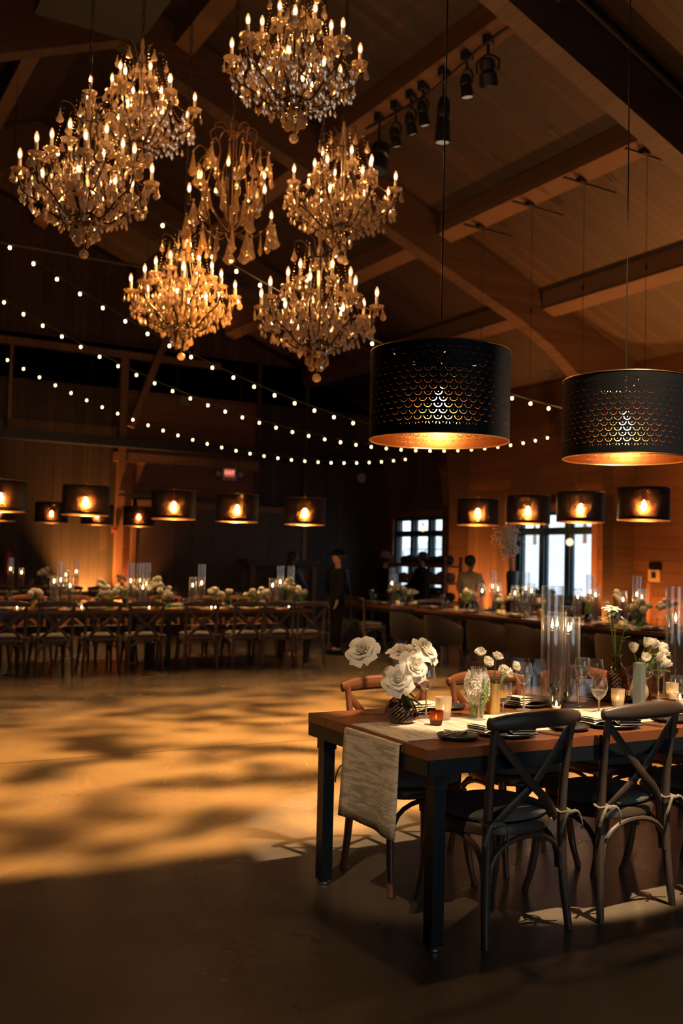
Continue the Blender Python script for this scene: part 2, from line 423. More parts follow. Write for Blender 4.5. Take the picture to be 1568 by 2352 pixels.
for i,(a,c) in enumerate(WIN):
    w=c-a; yc=(a+c)/2; b=MB(); X=XR+.1; fw=.07
    b.box((X,yc,WZ1-fw/2),(.12,w,fw)); b.box((X,yc,WZ0+fw/2),(.12,w,fw))
    for y in (a+fw/2,c-fw/2): b.box((X,y,(WZ0+WZ1)/2),(.12,fw,WZ1-WZ0))
    for k in (1,2): b.box((X,a+w*k/3,(WZ0+WZ1)/2),(.14,.13,WZ1-WZ0))
    b.box((X,yc,2.13),(.13,w,.09))
    # slimmer sash lines around each light
    for k in range(3):
        y0=a+w*k/3+.07; y1=a+w*(k+1)/3-.07
        for z0,z1 in ((WZ0+.06,2.085),(2.175,WZ1-.06)):
            for zz in (z0,z1): b.box((X+.01,(y0+y1)/2,zz),(.05,y1-y0,.05))
            for yy in (y0,y1): b.box((X+.01,yy,(z0+z1)/2),(.05,.05,z1-z0))
    wo=struct(b.ob('window_%d'%(i+1),M['winframe'],smooth=0))
    p=MB(); p.box((X,yc,(WZ0+WZ1)/2),(.008,w-.05,WZ1-WZ0-.05)); p.ob('pane',M['pane'],wo,smooth=0)
    t=MB(); cw=.13
    t.box((XR-.015,yc,WZ1+cw/2),(.05,w+2*cw,cw)); t.box((XR-.03,yc,WZ0-.03),(.12,w+.2,.06))
    for y in (a-cw/2,c+cw/2): t.box((XR-.015,y,(WZ0+WZ1)/2),(.05,cw,WZ1-WZ0))
    struct(t.ob('trim_%d'%(i+1),M['post'],smooth=0))
b=MB()
for k in range(7): b.box((FX0+(FX1-FX0)*k/6,YB-.1,(FZ0+FZ1)/2),(.09,.12,FZ1-FZ0))
for z in (FZ0+.04,2.13,FZ1-.04): b.box(((FX0+FX1)/2,YB-.1,z),(FX1-FX0,.12,.08))
wo=struct(b.ob('window_9',M['winframe'],smooth=0)); b=MB(); b.box(((FX0+FX1)/2,YB-.1,(FZ0+FZ1)/2),(FX1-FX0-.02,.008,FZ1-FZ0-.02)); b.ob('pane',M['pane'],wo,smooth=0)
# outside: snowy bank rising behind the windows
b=MB()
def hill(u,v):
    x=14+u*46; y=-25+v*75
    z=-.5+max(0,(x-17))*.16+.5*math.sin(x*.5+y*.3)*min(1,u*4)+.35*math.sin(y*.9)*u
    return (x,y,z)
b.grid(hill,30,40); struct(b.ob('ground_outside',M['snow'])); 
def bare_tree(x,y,h,i):
    b=MB(); r=random.Random(i)
    def br(p,d,L,q,k):
        e=p+d*L; b.tube([p,(p+e)/2+Vector((r.uniform(-.05,.05)*L,)*3),e],[q,q*.85,q*.65],5)
        if k:
            for _ in range(3): br(e,(d+Vector((r.uniform(-.7,.7),r.uniform(-.7,.7),r.uniform(-.1,.5)))).normalized(),L*.65,q*.55,k-1)
    br(Vector((0,0,-1)),Vector((0,0,1)),h*.45,.12,3)
    o=b.ob('bare_tree',M['post'],None,(x,y,hill((x-14)/46,(y+25)/75)[2]))
    tag(o,'bare winter tree on the snowy bank outside, %s the row'%['at the near end of','second along','third along','at the far end of'][i],'tree','bare trees outside the windows')
for i,(x,y,h) in enumerate(((31,30,6),(34,36,7),(36,42,6),(39,49,7))): bare_tree(x,y,h,i)
# arched glulam frames: right and left halves of one bent
half=[(12.86,0),(12.86,zc(12.86)-.01),(3.6,ZR-.02),(3.6,zc(3.6)-.74)]
inn=[(10.3,zc(10.3)-.70),(11.0,zc(11.0)-.78),(11.5,4.70),(11.9,4.36),(12.18,3.9),(12.33,3.3),(12.38,2.7),(12.38,0)]
for k,y in enumerate((3.05,7.8,12.55,17.3)):
    b=MB()
    # build as quad strips so that the concave outline stays clean
    low=[(3.6,zc(3.6)-.74)]+inn[:-1]
    def up(p): return (p[0],zc(p[0])-.01)
    for s in (1,-1):
        mx=lambda p:(p[0] if s==1 else 2*XM-p[0],p[1])
        for a,c in zip(low[:-3],low[1:-2]):
            b.prism([mx(a),mx(c),mx(up(c)),mx(up(a))],y-.13,y+.13)
        pl=low[-3:]+[(12.38,0),(12.86,0),(12.86,zc(12.86)-.01),up(low[-3])]
        b.prism([mx(q) for q in pl],y-.13,y+.13)
    o=b.ob('arched_beam',M['beam'],smooth=0); struct(o)
for x in (10.85,8.75,6.65,4.45,2.75,.55,-1.65,-3.75):
    for (y0,y1) in ((3.2,7.66),(7.94,12.41),(12.69,17.16),(17.44,20.98)):
        b=MB(); sl=-.4097 if x>XM else .4097
        z0=zc(x); h=.30; w=.12
        b.prism([(x-w,z0-sl*w-.01),(x+w,z0+sl*w-.01),(x+w,z0+sl*w-h),(x-w,z0-sl*w-h)],y0,y1)
        struct(b.ob('purlin_beam',M['purlin'],smooth=0))
# far wall dressing
def strut(name,mb,m,lab=None): return struct(mb.ob(name,m,smooth=0),lab)
b=MB(); b.box((6.41,YF-.06,2.9),(.16,.14,5.8)); strut('trim_6',b,M['post'])
b=MB(); b.box((7.95,YF-.05,3.58),(3.4,.1,.2)); strut('trim_7',b,M['post'])
b=MB(); b.box(((XL+8.6)/2,YF-.09,5.79),(8.6-XL,.18,.14)); strut('trim_8',b,M['post'])
b=MB(); b.box(((XL+XR)/2,YF-.2,3.87),(XR-XL-.1,.3,.20)); strut('beam_trim',b,M['black'])
b=MB(); b.box((4.05,YF-.03,4.85),(.07,.06,1.75)); strut('trim_9',b,M['post'])
b=MB(); b.bar((6.5,YF-.35,4.2),(7.3,YF-.35,6.45),.14,.14,(0,1,0)); strut('brace_beam',b,M['post'])
for x in (9.64,10.9): 
    b=MB(); b.box((x,YF-.03,3.0),(.09,.06,6)); strut('trim_10',b,M['ceil_end'])
# big sliding barn door
d=MB(); d.box((8.80,YF-.09,1.34),(4.26,.08,2.66)); do=struct(d.ob('door_1',M['door'],smooth=0))
f=MB()
for z in (.1,2.6): f.box((8.80,YF-.14,z),(4.26,.03,.14))
for x in (6.72,10.86): f.box((x,YF-.14,1.34),(.10,.03,2.66))
f.ob('door_frame',M['post'],do,smooth=0)
r=MB(); r.box((8.8,YF-.16,2.76),(4.9,.03,.06)); r.ob('door_rail',M['black'],do,smooth=0)
b=MB(); b.tube([(-.5,17.0,6.62),(12.2*.62,17.0,6.58)],.03,8); tag(b.ob('tie_rod',M['pipe']),'long dark steel tie rod spanning the hall below the farther timber arch','rod')
b=MB(); b.tube(catmull([(3.9,7.62,zc(3.9)-.1),(8,7.62,zc(8)-.1),(12.6,7.62,zc(12.6)-.1)],4),.035,8); tag(b.ob('conduit_pipe',M['black']),'dark conduit running along the top edge of the nearest timber arch','pipe')
b=MB(); b.box((2.82,10.15,7.75),(1.2,1.75,.7)); 
dd=thing('ceiling_speaker_box','large black box hung under the roof ridge above the left chandeliers','speaker',(0,0,0)); b.ob('cabinet',M['black'],dd,smooth=0)
for x in (2.4,3.2):
    g=MB(); g.tube([(x,10.2,8.1),(x,10.2,zc(x))],.015,6); g.ob('hanger',M['iron'],dd)
# exit sign
t=thing('exit_sign','lit red EXIT sign with two lamp heads on the reddish board wall','sign',(8.92,YF-.07,3.36))
b=MB(); b.box((0,0,0),(.34,.07,.27)); b.ob('housing',M['silver'],t,smooth=0)
b=MB(); b.box((0,-.038,.03),(.24,.006,.17)); b.ob('face',emit('exit_face_glow',(1,.12,.06),.55),t,smooth=0)
cu=bpy.data.curves.new('letters','FONT'); cu.body='EXIT'; cu.size=.12; cu.extrude=.002; cu.align_x='CENTER'; cu.align_y='CENTER'; cu.materials.append(emit('exit_letter_glow',(1,.5,.4),1.3))
tmp=link('letters_curve',cu); me=bpy.data.meshes.new_from_object(tmp.evaluated_get(bpy.context.evaluated_depsgraph_get())); bpy.data.objects.remove(tmp); me.name='letters'; link('letters',me,t,(0,-.043,.03),(PI/2,0,0))
for x in (-.27,.27):
    b=MB(); b.bar((x*.6,0,-.0),(x,0,0),.02,.02); b.box((x,-.02,0),(.09,.08,.09),M=Matrix.Rotation(PI/4,3,'Y')); b.ob('lamp_head',M['silver'],t,smooth=0)
b=MB(); b.box((0,0,0),(.2,.03,.2))
for k in range(4): b.box((0,-.018,-.075+k*.05),(.17,.01,.012))
tag(b.ob('wall_vent',plain('grey_vent',(.22,.2,.16),.6),None,(7.81,YF-.02,4.95),smooth=0),'small square grey vent high on the reddish boards','vent')
b=MB(); b.lathe([(0,0),(.11,0),(.12,.03),(.11,.05),(0,.055)],20,M=Matrix.Rotation(PI/2,3,'X')); tag(b.ob('wall_disc',plain('pale_disc',(.5,.42,.36),.5),None,(12.45,YF-.01,3.5)),'pale round disc high on the boards by the room corner','disc')
t=thing('fire_alarm','small red alarm box on the far post','alarm',(6.28,YF-.16,2.0)); b=MB(); b.box((0,0,0),(.1,.06,.12)); b.ob('box',M['red'],t,smooth=0); b=MB(); b.box((0,-.032,-.02),(.06,.01,.03)); b.ob('pull_bar',M['silver'],t,smooth=0)
t=thing('wall_panel','small beige control panel with a dark square on the wood wall','control panel',(XR-.03,12.2-.25,1.34)); b=MB(); b.box((0,0,0),(.06,.26,.2)); b.ob('plate',plain('beige_panel',(.4,.26,.12),.5),t,smooth=0); b=MB(); b.box((-.033,.0,.01),(.01,.1,.1)); b.ob('screen',M['black'],t,smooth=0)
b=MB(); b.box((XR-.03,12.08,.62),(.05,.07,1.2)); tag(b.ob('cable_conduit',M['post'],smooth=0),'slim wood cable cover below the beige control panel','conduit')
# fire extinguisher behind the far-left table
t=thing('fire_extinguisher','red fire extinguisher hung on the boards behind the far table','extinguisher',(4.12,YF-.14,1.28))
b=MB(); b.lathe([(0,-.26),(.075,-.25),(.08,-.22),(.08,.12),(.05,.19),(.025,.21),(.025,.24),(0,.24)],14); b.ob('cylinder',M['red'],t)
b=MB(); b.box((0,-.03,.26),(.04,.12,.03)); b.tube(catmull([(0,.02,.25),(.09,.0,.2),(.11,0,.0)],5),.012,6); b.ob('valve_hose',M['black'],t)
# ------------------------------------------------------------------ cross-back chair (origin on floor, faces +Y)
def make_chair(wood, label, group=None, bows=True):
    t=thing('dining_chair',label,'chair',group=group)
    post={}
    for s in (-1,1):
        pts=catmull([(s*.226,-.225,0),(s*.212,-.205,.2),(s*.203,-.200,.44),(s*.205,-.215,.66),(s*.212,-.248,.865)],4)
        post[s]=pts; b=MB(); b.tube(pts,[.0155+.0045*math.sin(PI*min(1,i/len(pts)*1.3)) for i in range(len(pts))],9); b.ob('leg',wood,t)
    for s in (-1,1):
        b=MB(); b.tube(catmull([(s*.195,.155,.425),(s*.20,.175,.3),(s*.208,.20,.12),(s*.222,.235,0)],4),[.02]*5+[.018]*4+[.015]*4,9); b.ob('leg',wood,t)
    # seat ring
    def ring(k,sc):
        a=2*PI*k/32; x=.225*math.copysign(abs(math.cos(a))**.75,math.cos(a)); y=.21*math.copysign(abs(math.sin(a))**.75,math.sin(a))
        return x*(1+.06*math.sin(a))*sc, y*sc-.0
    b=MB(); n=32; prof=[(.93,.405),(1,.412),(1.005,.44),(.97,.452),(.5,.45)]
    vs=[];fs=[]
    for (sc,z) in prof:
        for k in range(n): x,y=ring(k,sc); vs.append((x,y,z))
    for i in range(len(prof)-1):
        for k in range(n): fs.append((i*n+k,i*n+(k+1)%n,(i+1)*n+(k+1)%n,(i+1)*n+k))
    fs.append(tuple(range(n-1,-1,-1))); fs.append(tuple((len(prof)-1)*n+k for k in range(n)))
    b.add(vs,fs); b.ob('seat',wood,t)
    b=MB(); prof=[(.90,.453),(1.0,.461),(1.02,.472),(1.0,.483),(.93,.494),(.7,.501),(.35,.503)]
    vs=[];fs=[]
    for (sc,z) in prof:
        for k in range(n): x,y=ring(k,sc*.95); vs.append((x,y,z))
    for i in range(len(prof)-1):
        for k in range(n): fs.append((i*n+k,i*n+(k+1)%n,(i+1)*n+(k+1)%n,(i+1)*n+k))
    fs.append(tuple(range(n-1,-1,-1))); fs.append(tuple((len(prof)-1)*n+k for k in range(n)))
    b.add(vs,fs); cu=b.ob('cushion',M['cushion'],t)
    if bows:
        for s in (-1,1):
            b=MB(); p=Vector((s*.205,-.205,.475)); r=random.Random(s+5)
            b.tube([p+Vector((.03*math.cos(a),.03*math.sin(a),.004*math.sin(3*a))) for a in [i*PI/6 for i in range(12)]],.006,6,closed=True)
            q=p+Vector((-s*.0,-.035,0)); b.ball(q,.014,8,5,sc=(1.2,1,.9))
            for k in (-1,1):
                b.tube(catmull([q,q+Vector((k*.03,-.02,.005)),q+Vector((k*.055,-.02,-.03-.02*r.random())),q+Vector((k*.06,-.012,-.07))],3),[.007]*3+[.006]*3+[.007]*4,6,flat=.5)
            b.ob('tie',M['tie'],cu)
    # crest rail: curved, crescent, wider than the posts
    b=MB()
    def crest(i,j):
        u=-1+2*i; x=u*.242; y=-.262-.035*(1-u*u)+.018*abs(u)**3; hz=.035*(1-.4*abs(u)**4); z=.862+.012*(1-u*u)
        a=2*PI*j; return (x,y+.0145*math.cos(a),z+hz*math.copysign(abs(math.sin(a))**.7,math.sin(a)))
    b.grid(crest,18,12)
    for e in (-1,1):
        b.ball((e*.240,-.246,.862),.024,8,6,sc=(.45,.75,1.05))
    b.ob('crest_rail',wood,t)
    for s in (-1,1):
        b=MB(); y0=.006*s
        pts=catmull([(s*.206,-.236+y0,.815),(s*.10,-.243+y0,.70),(0,-.240+y0,.60),(-s*.10,-.225+y0,.52),(-s*.168,-.196+y0,.448)],4)
        b.tube(pts,.0185,8,flat=.22,up=(0,1,0)); b.ball((s*.204,-.246+y0,.815),.008,6,4)
        b.ob('cross_slat',wood,t)
    # bentwood hoops between legs
    def hoop(a,c,zl,zt):
        a=Vector(a);c=Vector(c); pts=[]
        for i in range(13):
            f=i/12; an=PI*f; m=(1-math.cos(an))/2
            pts.append((a[0]+(c[0]-a[0])*m,a[1]+(c[1]-a[1])*m,zl+(zt-zl)*math.sin(an)**.7))
        b=MB(); b.tube(pts,.0115,8); b.ob('hoop_brace',wood,t)
    hoop((-.196,-.205,0),(.196,-.205,0),.24,.398); hoop((-.188,.178,0),(.188,.178,0),.24,.398)
    for s in (-1,1): hoop((s*.203,-.18,0),(s*.198,.16,0),.24,.398)
    return t
near_f=['nearest its bare corner, a bow on each post','beside the corner chair, its seat half lit','third along, cut by the photo edge']
ch0=make_chair(M['chair'],'dark cross-back chair at the close table, '+near_f[0])
ch0.location=(2.645,3.33,0); ch0.rotation_euler=(0,0,rad(4))
for i,(x,y,r) in enumerate(((3.262,3.345,3),(3.88,3.36,2))):
    dup(ch0,(x,y,0),rad(r),'dark cross-back chair at the close table, '+near_f[i+1])
chr0=make_chair(M['chairred'],'red-brown cross-back chair behind the close table, first from its end, under the roses')
chr0.location=(2.66,3.97,0); chr0.rotation_euler=(0,0,PI-rad(3))
for i,(x,l) in enumerate(((3.30,'second from its end, behind the hyacinth'),(3.92,'third from its end, behind the tall candle cylinders'),(4.54,'fourth from its end, at the photo edge'))):
    dup(chr0,(x,3.98,0),PI+rad(random.uniform(-3,3)),'red-brown cross-back chair behind the close table, '+l)
# ------------------------------------------------------------------ farm tables
def farm_table(label,x0,x1,y0,y1,along='x',z=.77,top=None):
    cx,cy=(x0+x1)/2,(y0+y1)/2; t=thing('farm_table',label,'table',(cx,cy,0)); w,d=x1-x0,y1-y0
    b=MB(); b.box((0,0,z-.02),(w,d,.04)); b.ob('tabletop',top or M['top_x' if along=='x' else 'top_y'],t,smooth=0)
    b=MB(); hw,hd=w/2-.004,d/2-.004
    for s in (-1,1):
        b.box((0,s*(hd-.01),z-.07),(w-.01,.03,.06)); b.box((s*(hw-.01),0,z-.07),(.03,d-.01,.06))
    b.ob('apron',M['darksteel'],t,smooth=0)
    for sx in (-1,1):
        for sy in (-1,1):
            b=MB(); px,py=sx*(hw-.07),sy*(hd-.045); b.box((px,py,(z-.04)/2+.01),(.056,.056,z-.06)); 
            b.box((px,py,z-.13),(.066,.066,.06)); b.ball((px-sx*.0,py-sy*.05,z-.12),.012,8,5)
            l=b.ob('leg',M['darksteel'],t,smooth=0)
            f=MB(); f.lathe([(.024,0),(.029,.004),(.029,.012),(.02,.022)],14,c=(px,py,0)); f.ob('foot',M['steel'],l)
    return t
farm_table('close farm table with reddish plank top, dark steel legs and draped runner',2.18,4.98,3.13,4.10)
farm_table('long back table by the black-clad man, nearer of the two end to end',4.47,6.66,12.47,13.4)
farm_table('long back table at the left photo edge, butted end to end with another',2.2,4.41,12.47,13.4)
farm_table('dark table farthest back along the board wall',2.3,4.6,18.1,19.0)
farm_table('dark table farthest back, nearer the red alarm post and barn door',4.66,6.9,18.1,19.0)
farm_table('long table with low barrel chairs beside the window wall, end by the photo edge',8.46,9.46,6.6,9.55,'y')
farm_table('long table with low barrel chairs beside the window wall, end by the aisle',8.46,9.46,9.6,12.6,'y')
farm_table('dark table near the group of standing people by the corner',8.46,9.46,13.25,15.4,'y')
# chairs round the long back tables
b4=['nearest the left photo edge','second from the left photo edge','third from the left photo edge','fourth from the left photo edge','fourth from the aisle end','third from the aisle end','second from the aisle end','at the aisle end by the black-clad man']
cf=make_chair(M['chair'],'dark cross-back chair, long back table near side, '+b4[0],'cross-back chairs along the long back table')
cf.location=(2.42,12.34,0)
xs=(2.42,2.97,3.56,4.12,4.86,5.50,5.98,6.43)
for i in range(1,8): dup(cf,(xs[i],12.33+random.uniform(-.03,.03),0),rad(random.uniform(-5,5)),'dark cross-back chair, long back table near side, '+b4[i])
for i in range(8): dup(chr0,(xs[i]+.05,13.52,0),PI+rad(random.uniform(-4,4)),'reddish cross-back chair, long back table far side, '+b4[i],'cross-back chairs on the far side of the long back table')
x2=(3.35,3.95,4.55,5.15,5.75,6.35)
for i,x in enumerate(x2): dup(cf,(x,17.95,0),rad(random.uniform(-4,4)),'dark cross-back chair at the farthest table by the board wall, %s'%['nearest the fire extinguisher','second from the extinguisher','third from the extinguisher','third from the alarm post','second from the alarm post','nearest the alarm post'][i],'cross-back chairs at the farthest table')
for i,(x,y,r,l) in enumerate(((8.33,13.7,-90,'near end, side towards the dance floor'),(8.30,14.35,-90,'middle, side towards the dance floor'),(8.95,13.12,0,'head end beside the barrel chairs'),(9.6,13.9,90,'side towards the window wall'))):
    dup(cf,(x,y,0),rad(r),'dark cross-back chair at the corner table, '+l,'cross-back chairs at the corner table')
# ------------------------------------------------------------------ barrel chair (faces +Y)
def make_barrel(label):
    t=thing('barrel_chair',label,'chair',group='low barrel chairs at the window table')
    b=MB(); n=22; A=rad(118)
    vs=[];fs=[]
    def ring(i,r,z): 
        a=-PI/2+(-A+2*A*i/n); return (math.cos(a)*r*1.02,math.sin(a)*r,z)
    def top(i):
        u=abs(-1+2*i/n); return .735-.17*max(0,(u-.28)/.72)**1.5
    for i in range(n+1):
        zt=top(i)
        vs+=[ring(i,.235,.34),ring(i,.275,.42),ring(i,.292,.55),ring(i,.30,zt-.03),ring(i,.292,zt),ring(i,.262,zt),ring(i,.25,zt-.03),ring(i,.235,.5),ring(i,.215,.36)]
    for i in range(n):
        for j in range(8): fs.append((i*9+j,(i+1)*9+j,(i+1)*9+j+1,i*9+j+1))
    fs.append(tuple(range(9))); fs.append(tuple(n*9+8-j for j in range(9)))
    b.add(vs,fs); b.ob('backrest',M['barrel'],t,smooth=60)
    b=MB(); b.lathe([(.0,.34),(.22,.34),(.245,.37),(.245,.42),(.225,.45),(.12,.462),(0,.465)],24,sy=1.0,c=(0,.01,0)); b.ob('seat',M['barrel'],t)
    for sx in (-1,1):
        for sy in (-1,1):
            b=MB(); b.tube([(sx*.15,sy*.14,.35),(sx*.22,sy*.21,0)],[.02,.011],8); b.ob('leg',M['barrelleg'],t)
    return t
bl=['at the aisle end beside the corner table','second from the aisle end','third from the aisle end','fourth from the aisle end','fifth from the aisle end','sixth from the aisle end','seventh from the aisle end']
bc=make_barrel('low taupe barrel chair, window table near side, '+bl[0]); bc.location=(8.18,12.28,0); bc.rotation_euler=(0,0,-PI/2)
for i,y in enumerate((11.40,10.42,9.62,8.80,8.05,7.30)): dup(bc,(8.18,y,0),-PI/2+rad(random.uniform(-6,6)),'low taupe barrel chair, window table near side, '+bl[i+1])
for i,y in enumerate((11.9,10.9,9.9,8.9)): dup(bc,(9.72,y,0),PI/2+rad(random.uniform(-6,6)),'low barrel chair on the wall side of the window table, %s from the aisle end'%ORD[i])
# ------------------------------------------------------------------ back bar, pumpkin rack, planter, blossom vase
t=thing('back_bar','tall dark wooden bar counter in front of the barn door','bar',(9.72,19.9,0))
b=MB(); b.box((0,0,1.40),(1.75,.6,.09)); b.box((0,0,1.33),(1.65,.5,.05)); b.ob('bar_top',M['chair'],t,smooth=0)
for x in (-.72,.78):
    b=MB(); b.box((x,-.2,.65),(.12,.12,1.3)); b.ob('leg',M['shelf'],t,smooth=0)
b=MB(); b.box((0,.22,.65),(1.6,.04,1.3)); b.ob('back_panel',M['chair'],t,smooth=0)
b=MB(); b.box((0,0,.4),(1.5,.42,.05)); b.box((.35,0,.95),(.85,.4,.05)); b.ob('shelf',M['chair'],t,smooth=0)
cr=thing('bottle_crate','reddish wooden crate on the bar shelf below the counter top','crate',(10.07,19.85,.975))
b=MB(); 
for z in (.03,.09,.15): b.box((0,-.14,z),(.62,.02,.05)); b.box((0,.14,z),(.62,.02,.05))
b.ob('side',M['teapot'],cr,smooth=0); b=MB(); b.box((0,0,.01),(.6,.28,.02)); b.ob('base',M['shelf'],cr,smooth=0)
for i in range(6):
    b=MB(); b.lathe([(0,0),(.035,0),(.036,.16),(.013,.21),(.013,.26),(0,.26)],10)
    tag(b.ob('bottle',plain('blue_glass_bottle',(.12,.16,.22),.2) if i==0 else bpy.data.materials['blue_glass_bottle'],None,(9.84+i*.09,19.85,1.0)),'pale blue bottle standing in the reddish crate under the bar top','bottle','bottles in the crate')
t=thing('shelf_rack','dark timber shelf rack loaded with round bundles below the far window','shelf',(12.08,17.55,0))
for (x,y) in ((-.2,-.95),(-.2,.95),(.2,-.95),(.2,.95)):
    b=MB(); b.box((x,y,.8),(.05,.06,1.6)); b.ob('post',M['shelf'],t,smooth=0)
for z in (.25,.66,1.05,1.40):
    b=MB(); b.box((0,0,z),(.46,1.94,.05)); b.box((-.22,0,z+.01),(.03,1.96,.09)); b.ob('shelf',M['shelf'],t,smooth=0)
b=MB(); b.tube([(0,-.9,1.425),(0,-.9,1.75),(0,.9,1.75),(0,.9,1.425)],.008,6); b.tube([(0,0,1.425),(0,.04,1.75)],.008,6); b.tube([(0,.08,1.425),(0,.04,1.75)],.008,6); b.ob('top_wire_frame',M['iron'],t)
def bundle(m):
    b=MB(); r=random.Random(3)
    def f(i,j):
        a=2*PI*i; p=PI*j; q=.115*(1+.12*math.sin(5*a)+.08*math.sin(7*p+3*a)); return (q*math.sin(p)*math.cos(a),q*math.sin(p)*math.sin(a),.095-.095*math.cos(p)*(1+.05*math.sin(4*a)))
    b.grid(f,18,10); return b.mesh('bundle',m)
bd,bt=bundle(M['dirt']),bundle(M['tan'])
for z,me,nm,n in ((1.426,bd,'dark round plant bundle on the top shelf of the rack',7),(1.076,bt,'tan round bundle on the second shelf of the rack',7),(.686,bd,'dark round plant bundle on the third shelf of the rack',7)):
    for i in range(n):
        o=link('plant_bundle',me,None,(12.08+random.uniform(-.04,.04),17.55-.84+i*.28,z),(0,0,random.random()*6),(1,1,random.uniform(.85,1.15)))
        tag(o,nm,'bundle','bundles on the shelf rack, '+('top' if z>1.3 else 'second' if z>1 else 'third')+' shelf')
t=thing('console_table','narrow dark console under the window, holding the white fluted planter','table',(12.45,14.5,0))
b=MB(); b.box((0,0,.72),(.42,2.1,.04)); b.ob('tabletop',M['chair'],t,smooth=0)
for sx in (-.16,.16):
    for sy in (-.98,.98):
        b=MB(); b.box((sx,sy,.35),(.05,.05,.7)); b.ob('leg',M['chair'],t,smooth=0)
t=thing('fluted_planter','white fluted planter of green foliage on the console below the window','planter',(12.4,14.4,.74))
b=MB(); 
for k in range(14): b.lathe([(.035,0),(.04,.01),(.04,.17),(.033,.18)],8,c=(0,-.52+k*.08,0))
b.box((.06,0,.085),(.1,1.1,.17)); b.ob('box',M['white'],t)
def leafclump(n,w,l,h,seed,m,name,par,loc):
    b=MB(); r=random.Random(seed)
    for _ in range(n):
        p=Vector((r.uniform(-w,w),r.uniform(-l,l),r.uniform(0,h*.3))); d=Vector((r.uniform(-1,1),r.uniform(-1,1),r.uniform(.4,1.4))).normalized()*r.uniform(.5,1)*h
        sd=d.cross(Vector((0,0,1))).normalized()*h*.16
        b.add([p,p+d*.5+sd,p+d,p+d*.5-sd],[(0,1,2,3)])
    o=b.ob(name,m,par,loc); return o
leafclump(140,.06,.5,.17,2,M['palegreen'],'foliage',t,(0,0,.17))['kind']='stuff'
t=thing('floor_vase','tall dark vase with white blossom branches beside the window','vase',(12.44,15.15,.74))
b=MB(); b.lathe([(0,0),(.10,0),(.11,.02),(.10,.3),(.12,.56),(.115,.6),(.09,.6),(.09,.3),(0,.05)],18); b.ob('body',M['winframe'],t)
bb=MB(); r=random.Random(11)
brp=[]
for k in range(7):
    an=r.uniform(0,6.28); L=r.uniform(.55,.95); tip=Vector((math.cos(an)*.22*L,(.30 if k%2 else -.1)*L+math.sin(an)*.35*L+.12,.6+L)); mid=Vector((tip.x*.35,tip.y*.35,.6+L*.5)); pts=catmull([(0,0,.35),mid,tip],5)
    bb.tube(pts,[.012-.0007*i for i in range(len(pts))],5); brp.append(pts)
tg=thing('blossom_branch','spray of white blossom branches standing in the tall dark window vase','branches',(12.44,15.15,.74)); bb.ob('stem',M['post'],tg)
b=MB()
for pts in brp:
    for _ in range(70):
        p=Vector(pts[r.randrange(len(pts)//2,len(pts))])+Vector((r.gauss(0,.055),r.gauss(0,.075),r.gauss(0,.06))); b.ball(p,r.uniform(.012,.022),5,4)
b.ob('blossoms',M['petal'],tg)['kind']='stuff'
for i,(x,y,z,l) in enumerate(((12.5,13.62,1.90,'by the large window'),(12.5,18.33,2.22,'by the far window above the rack'))):
    t=thing('globe_pendant','clear round bulb hung on a thin cord '+l,'pendant lamp',(x,y,z))
    b=MB(); b.ball((0,0,0),.07,14,10); b.ob('bulb',M['globe'],t); b=MB(); b.lathe([(.02,.06),(.022,.11),(.01,.13)],10); b.ob('socket',M['brass'],t)
    b=MB(); b.tube([(0,0,.12),(0,0,zc(x)-z)],.004,5); b.ob('cord',M['iron'],t)
# ------------------------------------------------------------------ crystal chandeliers (local origin on the axis, at the height of the outer candle dishes)
def pend_mesh(name,m,w=.021,h=.062,kite=False):
    b=MB()
    if kite:
        pr=[(0.0,0),(.18,-.06),(.42,-.30),(.62,-.55),(1.0,-.78),(.62,-.90),(0.0,-1.0)]
        prof=[(q*w,z*h) for q,z in pr]
        b.ball((0,0,.012),.012,8,6)
    else:
        prof=[(0,0),(.25*w,-.12*h),(.55*w,-.42*h),(w,-.70*h),(.75*w,-.88*h),(0,-h)]
        b.ball((0,0,.007),.0075,6,5)
    b.lathe(prof[::-1],8,sy=.38)
    return b.mesh(name,m,smooth=0)
P_DROP=pend_mesh('crystal_drop',M['crystal'],.026,.072); P_BIG=pend_mesh('crystal_drop_long',M['crystal'],.029,.095); P_KITE=pend_mesh('crystal_kite',M['crystal2'],.055,.20,True); P_KS=pend_mesh('crystal_kite_small',M['crystal2'],.045,.155,True)
b=MB(); b.lathe([(.008,0),(.03,.004),(.05,.016),(.058,.03),(.054,.031),(.045,.02),(.012,.01)],24,flute=.05,fn=12); b.lathe([(.006,-.045),(.014,-.035),(.008,-.02),(.016,-.008),(.008,0)],10); DISH=b.mesh('candle_dish',M['crystal'])
b=MB(); b.lathe([(.0125,.008),(.0125,.10),(.009,.104)],10); SLEEVE=b.mesh('candle_sleeve',M['sleeve'])
b=MB(); b.lathe([(.0125,.008),(.0125,.09),(.009,.095)],10); SLEEVE_D=b.mesh('candle_sleeve_dark',M['iron'])
def bulb_mesh(name,core=None):
    b=MB(); b.lathe([(.008,.10),(.014,.112),(.0175,.13),(.015,.152),(.007,.172),(0,.182)],12,mat=0)
    b.lathe([(0,.108),(.007,.118),(.009,.132),(.006,.146),(0,.155)],8,mat=1); return b.mesh(name,[M['bulbglass'],core or M['core']])
BULB=bulb_mesh('flame_bulb')
def garland(b,a,c,sag,n,r):
    for i in range(n+1):
        t=i/n; p=Vector(a).lerp(Vector(c),t); p.z-=sag*4*t*(1-t); b.octa(p,r)
